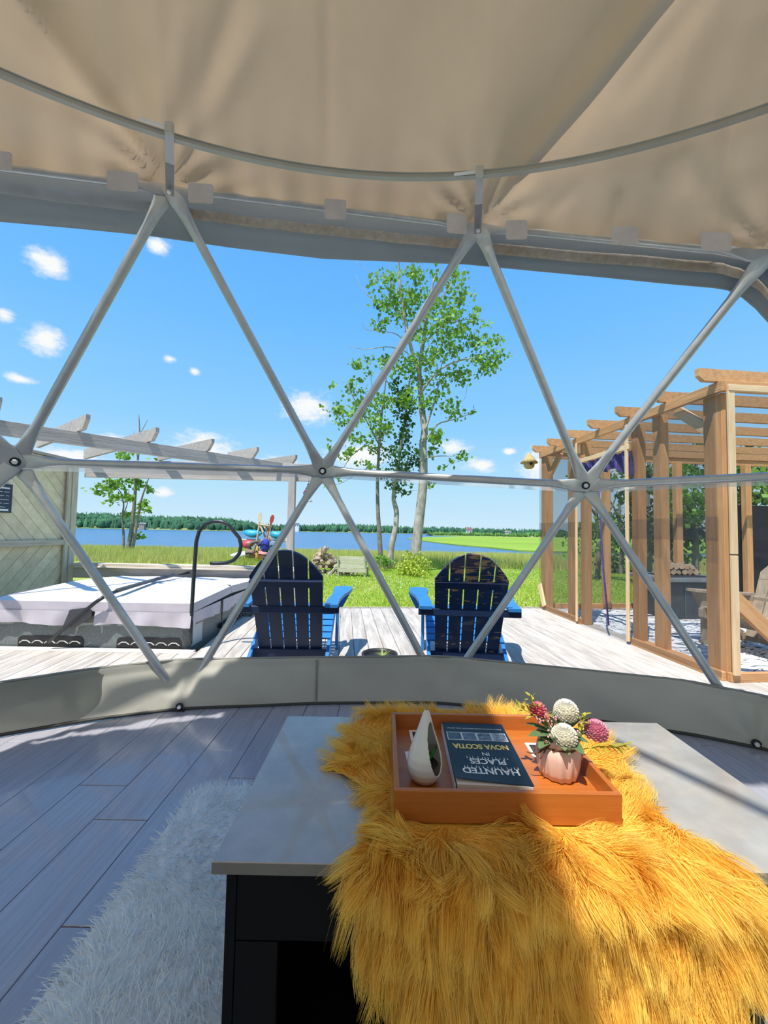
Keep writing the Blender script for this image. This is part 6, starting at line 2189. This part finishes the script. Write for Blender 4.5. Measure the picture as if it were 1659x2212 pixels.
# trees behind the gazebo
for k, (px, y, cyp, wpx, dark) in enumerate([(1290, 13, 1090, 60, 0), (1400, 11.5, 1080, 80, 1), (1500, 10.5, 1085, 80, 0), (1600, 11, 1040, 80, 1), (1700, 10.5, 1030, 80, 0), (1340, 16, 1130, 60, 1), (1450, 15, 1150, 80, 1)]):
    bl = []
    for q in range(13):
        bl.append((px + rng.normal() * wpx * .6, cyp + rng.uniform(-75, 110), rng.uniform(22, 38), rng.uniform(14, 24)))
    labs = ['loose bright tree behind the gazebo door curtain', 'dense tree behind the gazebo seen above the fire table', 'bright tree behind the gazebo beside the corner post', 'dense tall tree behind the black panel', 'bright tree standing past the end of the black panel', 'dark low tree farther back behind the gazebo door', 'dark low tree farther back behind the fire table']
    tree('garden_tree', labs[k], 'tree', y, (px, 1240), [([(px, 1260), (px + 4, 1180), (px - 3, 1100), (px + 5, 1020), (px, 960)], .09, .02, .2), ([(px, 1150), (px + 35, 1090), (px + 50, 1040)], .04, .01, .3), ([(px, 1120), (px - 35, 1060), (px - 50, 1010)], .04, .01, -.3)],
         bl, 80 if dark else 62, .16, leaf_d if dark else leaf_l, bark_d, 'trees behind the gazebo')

# ================================================================== LAWN THINGS
# wood pile
for k in range(74):
    lay = k // 17
    u = (k % 17) / 16
    px = 662 + u * (108 - lay * 14) + lay * 6
    y = 13.5 + random.uniform(-.35, .35)
    xg = PY(px, 1220, y).x
    hmax = .62 * math.exp(-((u - .32) / .38) ** 2) + .16
    z = float(ground_z(xg, y)) + .06 + lay / 4.0 * hmax
    ax_ = (random.gauss(0, .5), -1 + random.gauss(0, .4), random.gauss(0, .18))
    make_log((xg, y, z), ax_, random.uniform(.045, .075), random.uniform(.30, .42), 'split firewood log in the heap on the lawn', 'firewood heap on the lawn')
# weathered bench seen from behind
b0 = PZ(752, 1246, -.36)
bench = thing('garden_bench', (b0.x, b0.y, float(ground_z(b0.x, b0.y))), 'weathered pale wooden garden bench by the firewood heap', 'bench', rotz=math.radians(-8))
bwood = M('pale_bench_wood', (.62, .58, .44), col2=(.42, .40, .30), rough=.8, scale=3, stretch=(10, 1, 10), bump=.3, objvar=.1)
for k in range(4):
    beam('back_slat', bwood, bench, (-.28, -.12 + .02 * k, .20 + .125 * k), (.60, -.12 + .02 * k, .20 + .125 * k), .025, .115, local=True)
for k in range(3):
    beam('seat_slat', bwood, bench, (-.52, .08 + .13 * k, .30), (.58, .08 + .13 * k, .30), .12, .03, local=True)
for x in (-.30, .55):
    beam('leg', bwood, bench, (x, -.06, 0), (x, -.16, .64), .05, .06, up=(0, 1, 0), local=True)
    beam('leg', bwood, bench, (x, .40, 0), (x, .34, .30), .05, .06, up=(0, 1, 0), local=True)
beam('arm', bwood, bench, (-.58, -.05, .50), (-.28, .30, .46), .08, .03, local=True)
beam('brace', bwood, bench, (-.62, -.12, .0), (-.34, .10, .38), .04, .07, local=True)

# ---- boat and paddle rack by the water
JY = 17.5
def J(px, py, dy=0.0): return PY(px, py, JY + dy)
jz = float(ground_z(J(560, 1205).x, JY))
drift = M('driftwood', (.48, .38, .28), rough=.85, var=.25, scale=6)
rack = thing('driftwood_rack', (J(568, 1205).x, JY, jz), 'crossed driftwood poles standing over the boat gear', 'rack')
for (a, b) in (((548, 1205), (562, 1118)), ((590, 1205), (560, 1130)), ((575, 1205), (585, 1122)), ((556, 1132), (588, 1138)), ((602, 1200), (566, 1128)), ((518, 1207), (520, 1160)), ((622, 1208), (618, 1162)), ((514, 1166), (624, 1169))):
    dq = .6 if a[0] in (518, 622, 514) else 0
    MB().tube([J(*a, dq), J((a[0] + b[0]) / 2 + 1, (a[1] + b[1]) / 2, dq), J(*b, dq)], [.055, .05, .035], 8).build('pole', drift, rack, smooth=True)
def paddle(a, b, mat, label):
    p, q = J(*a, -.3), J(*b, -.3)
    t = thing('paddle', p, label, 'paddle')
    MB().tube([p, q], .022, 8).build('shaft', mat, t)
    d = (q - p).normalized(); sd = d.cross(Vector((0, 1, 0))).normalized()
    MB().prism([(-.03, 0), (.03, 0), (.08, .12), (.085, .30), (.04, .40), (-.04, .40), (-.085, .30), (-.08, .12)], q - d * .02, sd, d, .02).build('blade', mat, t)
paddle((573, 1178), (585, 1131), M('red_paint', (.42, .05, .04), rough=.4), 'red paddle standing upright in the driftwood rack')
paddle((553, 1180), (560, 1127), M('pale_wood_paddle', (.72, .55, .42), rough=.5), 'pale wooden paddle standing upright in the driftwood rack')
def hull(a, b, r, mat, label, name='canoe', dy=0, tarp=False):
    p, q = J(*a, dy), J(*b, dy)
    t = thing(name, (p + q) / 2 - Vector((0, 0, r)), label, 'boat' if not tarp else 'tarp')
    d = (q - p); Ln = d.length; d.normalize()
    sd = d.cross(Vector((0, 0, 1))).normalized()
    mb = MB()
    n_ = 12
    for i in range(13):
        f = i / 12
        rr = r * (max(.05, math.sin(math.pi * f)) ** .45)
        c = p + d * Ln * f + Vector((0, 0, r * .35 * (2 * f - 1) ** 2))
        for j in range(n_):
            a_ = 2 * math.pi * j / n_
            fl = .55 if math.sin(a_) < 0 else 1
            mb.v.append(tuple(c + sd * rr * .9 * math.cos(a_) + Vector((0, 0, rr * fl * math.sin(a_)))))
    mb.f = [(i * n_ + j, i * n_ + (j + 1) % n_, (i + 1) * n_ + (j + 1) % n_, (i + 1) * n_ + j) for i in range(12) for j in range(n_)]
    mb.build('hull' if not tarp else 'tarp_cloth', mat, t, smooth=True)
    MB().tube([p + Vector((0, 0, r * .1)) - sd * r * .8, (p + q) / 2 - sd * r * .92, q + Vector((0, 0, r * .1)) - sd * r * .8], .015, 6).build('gunwale' if not tarp else 'tie_rope', M('pale_trim', (.7, .7, .66), rough=.6), t)
cyan = M('bright_blue_tarp', (.02, .36, .62), rough=.4, var=.2, scale=5, bump=.3, bscale=8)
hull((526, 1154), (565, 1157), .24, cyan, 'bright blue tarp bundle lying past the red canoe', 'tarp_bundle', .6, True)
hull((582, 1157), (614, 1160), .24, cyan, 'bright blue tarp bundle lying beside the pergola post', 'tarp_bundle', .6, True)
hull((521, 1180), (550, 1177), .25, M('red_hull', (.50, .05, .07), rough=.4, var=.2), 'small red canoe pulled up by the driftwood rack', 'canoe', .4)
hull((498, 1203), (548, 1196), .16, M('white_hull', (.78, .78, .76), rough=.4), 'white rowing boat lying in the grass by the rack', 'canoe', -.5)
for (px, py, r, c, label) in ((552, 1184, .26, (.16, .13, .12), 'old dark tyre leaning on the driftwood rack'), (566, 1186, .22, (.03, .03, .05), 'black inner tube hung on the driftwood rack')):
    c0 = J(px, py, -.5)
    pts = [c0 + Vector((r * math.cos(a), .12 * math.sin(a * 2), r * math.sin(a))) for a in np.linspace(0, 2 * math.pi, 20, endpoint=False)]
    o = MB().tube(pts, .07, 8, closed=True).build_at('tyre', M('rubber_' + str(px), c, rough=.7), c0, smooth=True)
    tag(o, label, 'tyre')
def bag(px, py, w, h, mat, label, name, cat, dy=-.6):
    c = J(px, py, dy)
    mb = MB()
    nu, nv = 16, 10
    for i in range(nv + 1):
        th_ = math.pi * i / nv
        for j in range(nu):
            a = 2 * math.pi * j / nu
            rr = math.sin(th_) ** .6 * (1 + .12 * math.sin(a * 3 + th_ * 4) + .06 * math.sin(a * 7))
            mb.v.append(tuple(c + Vector((w * rr * math.cos(a), w * .6 * rr * math.sin(a), h * math.cos(th_) * (1 + .08 * math.sin(a * 2))))))
    mb.f = [(i * nu + j, (i + 1) * nu + j, (i + 1) * nu + (j + 1) % nu, i * nu + (j + 1) % nu) for i in range(nv) for j in range(nu)]
    t = thing(name, c - Vector((0, 0, h)), label, cat)
    mb.build('cloth', mat, t, smooth=True)
    MB().tube([c + Vector((-w * .7, -w * .5, 0)), c + Vector((0, -w * .72, h * .3)), c + Vector((w * .7, -w * .5, -h * .1))], .02, 6).build('strap', black_m, t, smooth=True)
bag(573, 1178, .18, .26, M('royal_blue_cloth', (.02, .04, .40), rough=.6, var=.4, scale=8), 'royal blue life vest hanging in the driftwood rack', 'life_vest', 'life vest')
bag(566, 1199, .30, .16, M('salmon_cloth', (.68, .26, .26), rough=.7), 'salmon pink cushion at the foot of the driftwood rack', 'cushion', 'cushion')
bag(592, 1180, .20, .22, M('grey_blue_cloth', (.18, .24, .34), rough=.7, var=.3), 'grey-blue bag leaning in the driftwood rack', 'bag', 'bag')
bag(540, 1196, .22, .18, M('brown_cloth', (.25, .17, .13), rough=.8, var=.3), 'brown sack beside the old dark tyre', 'bag', 'bag')
bag(555, 1193, .06, .26, M('orange_cloth', (.72, .38, .08), rough=.6), 'narrow orange float hanging beside the tyre', 'float', 'float', -.9)
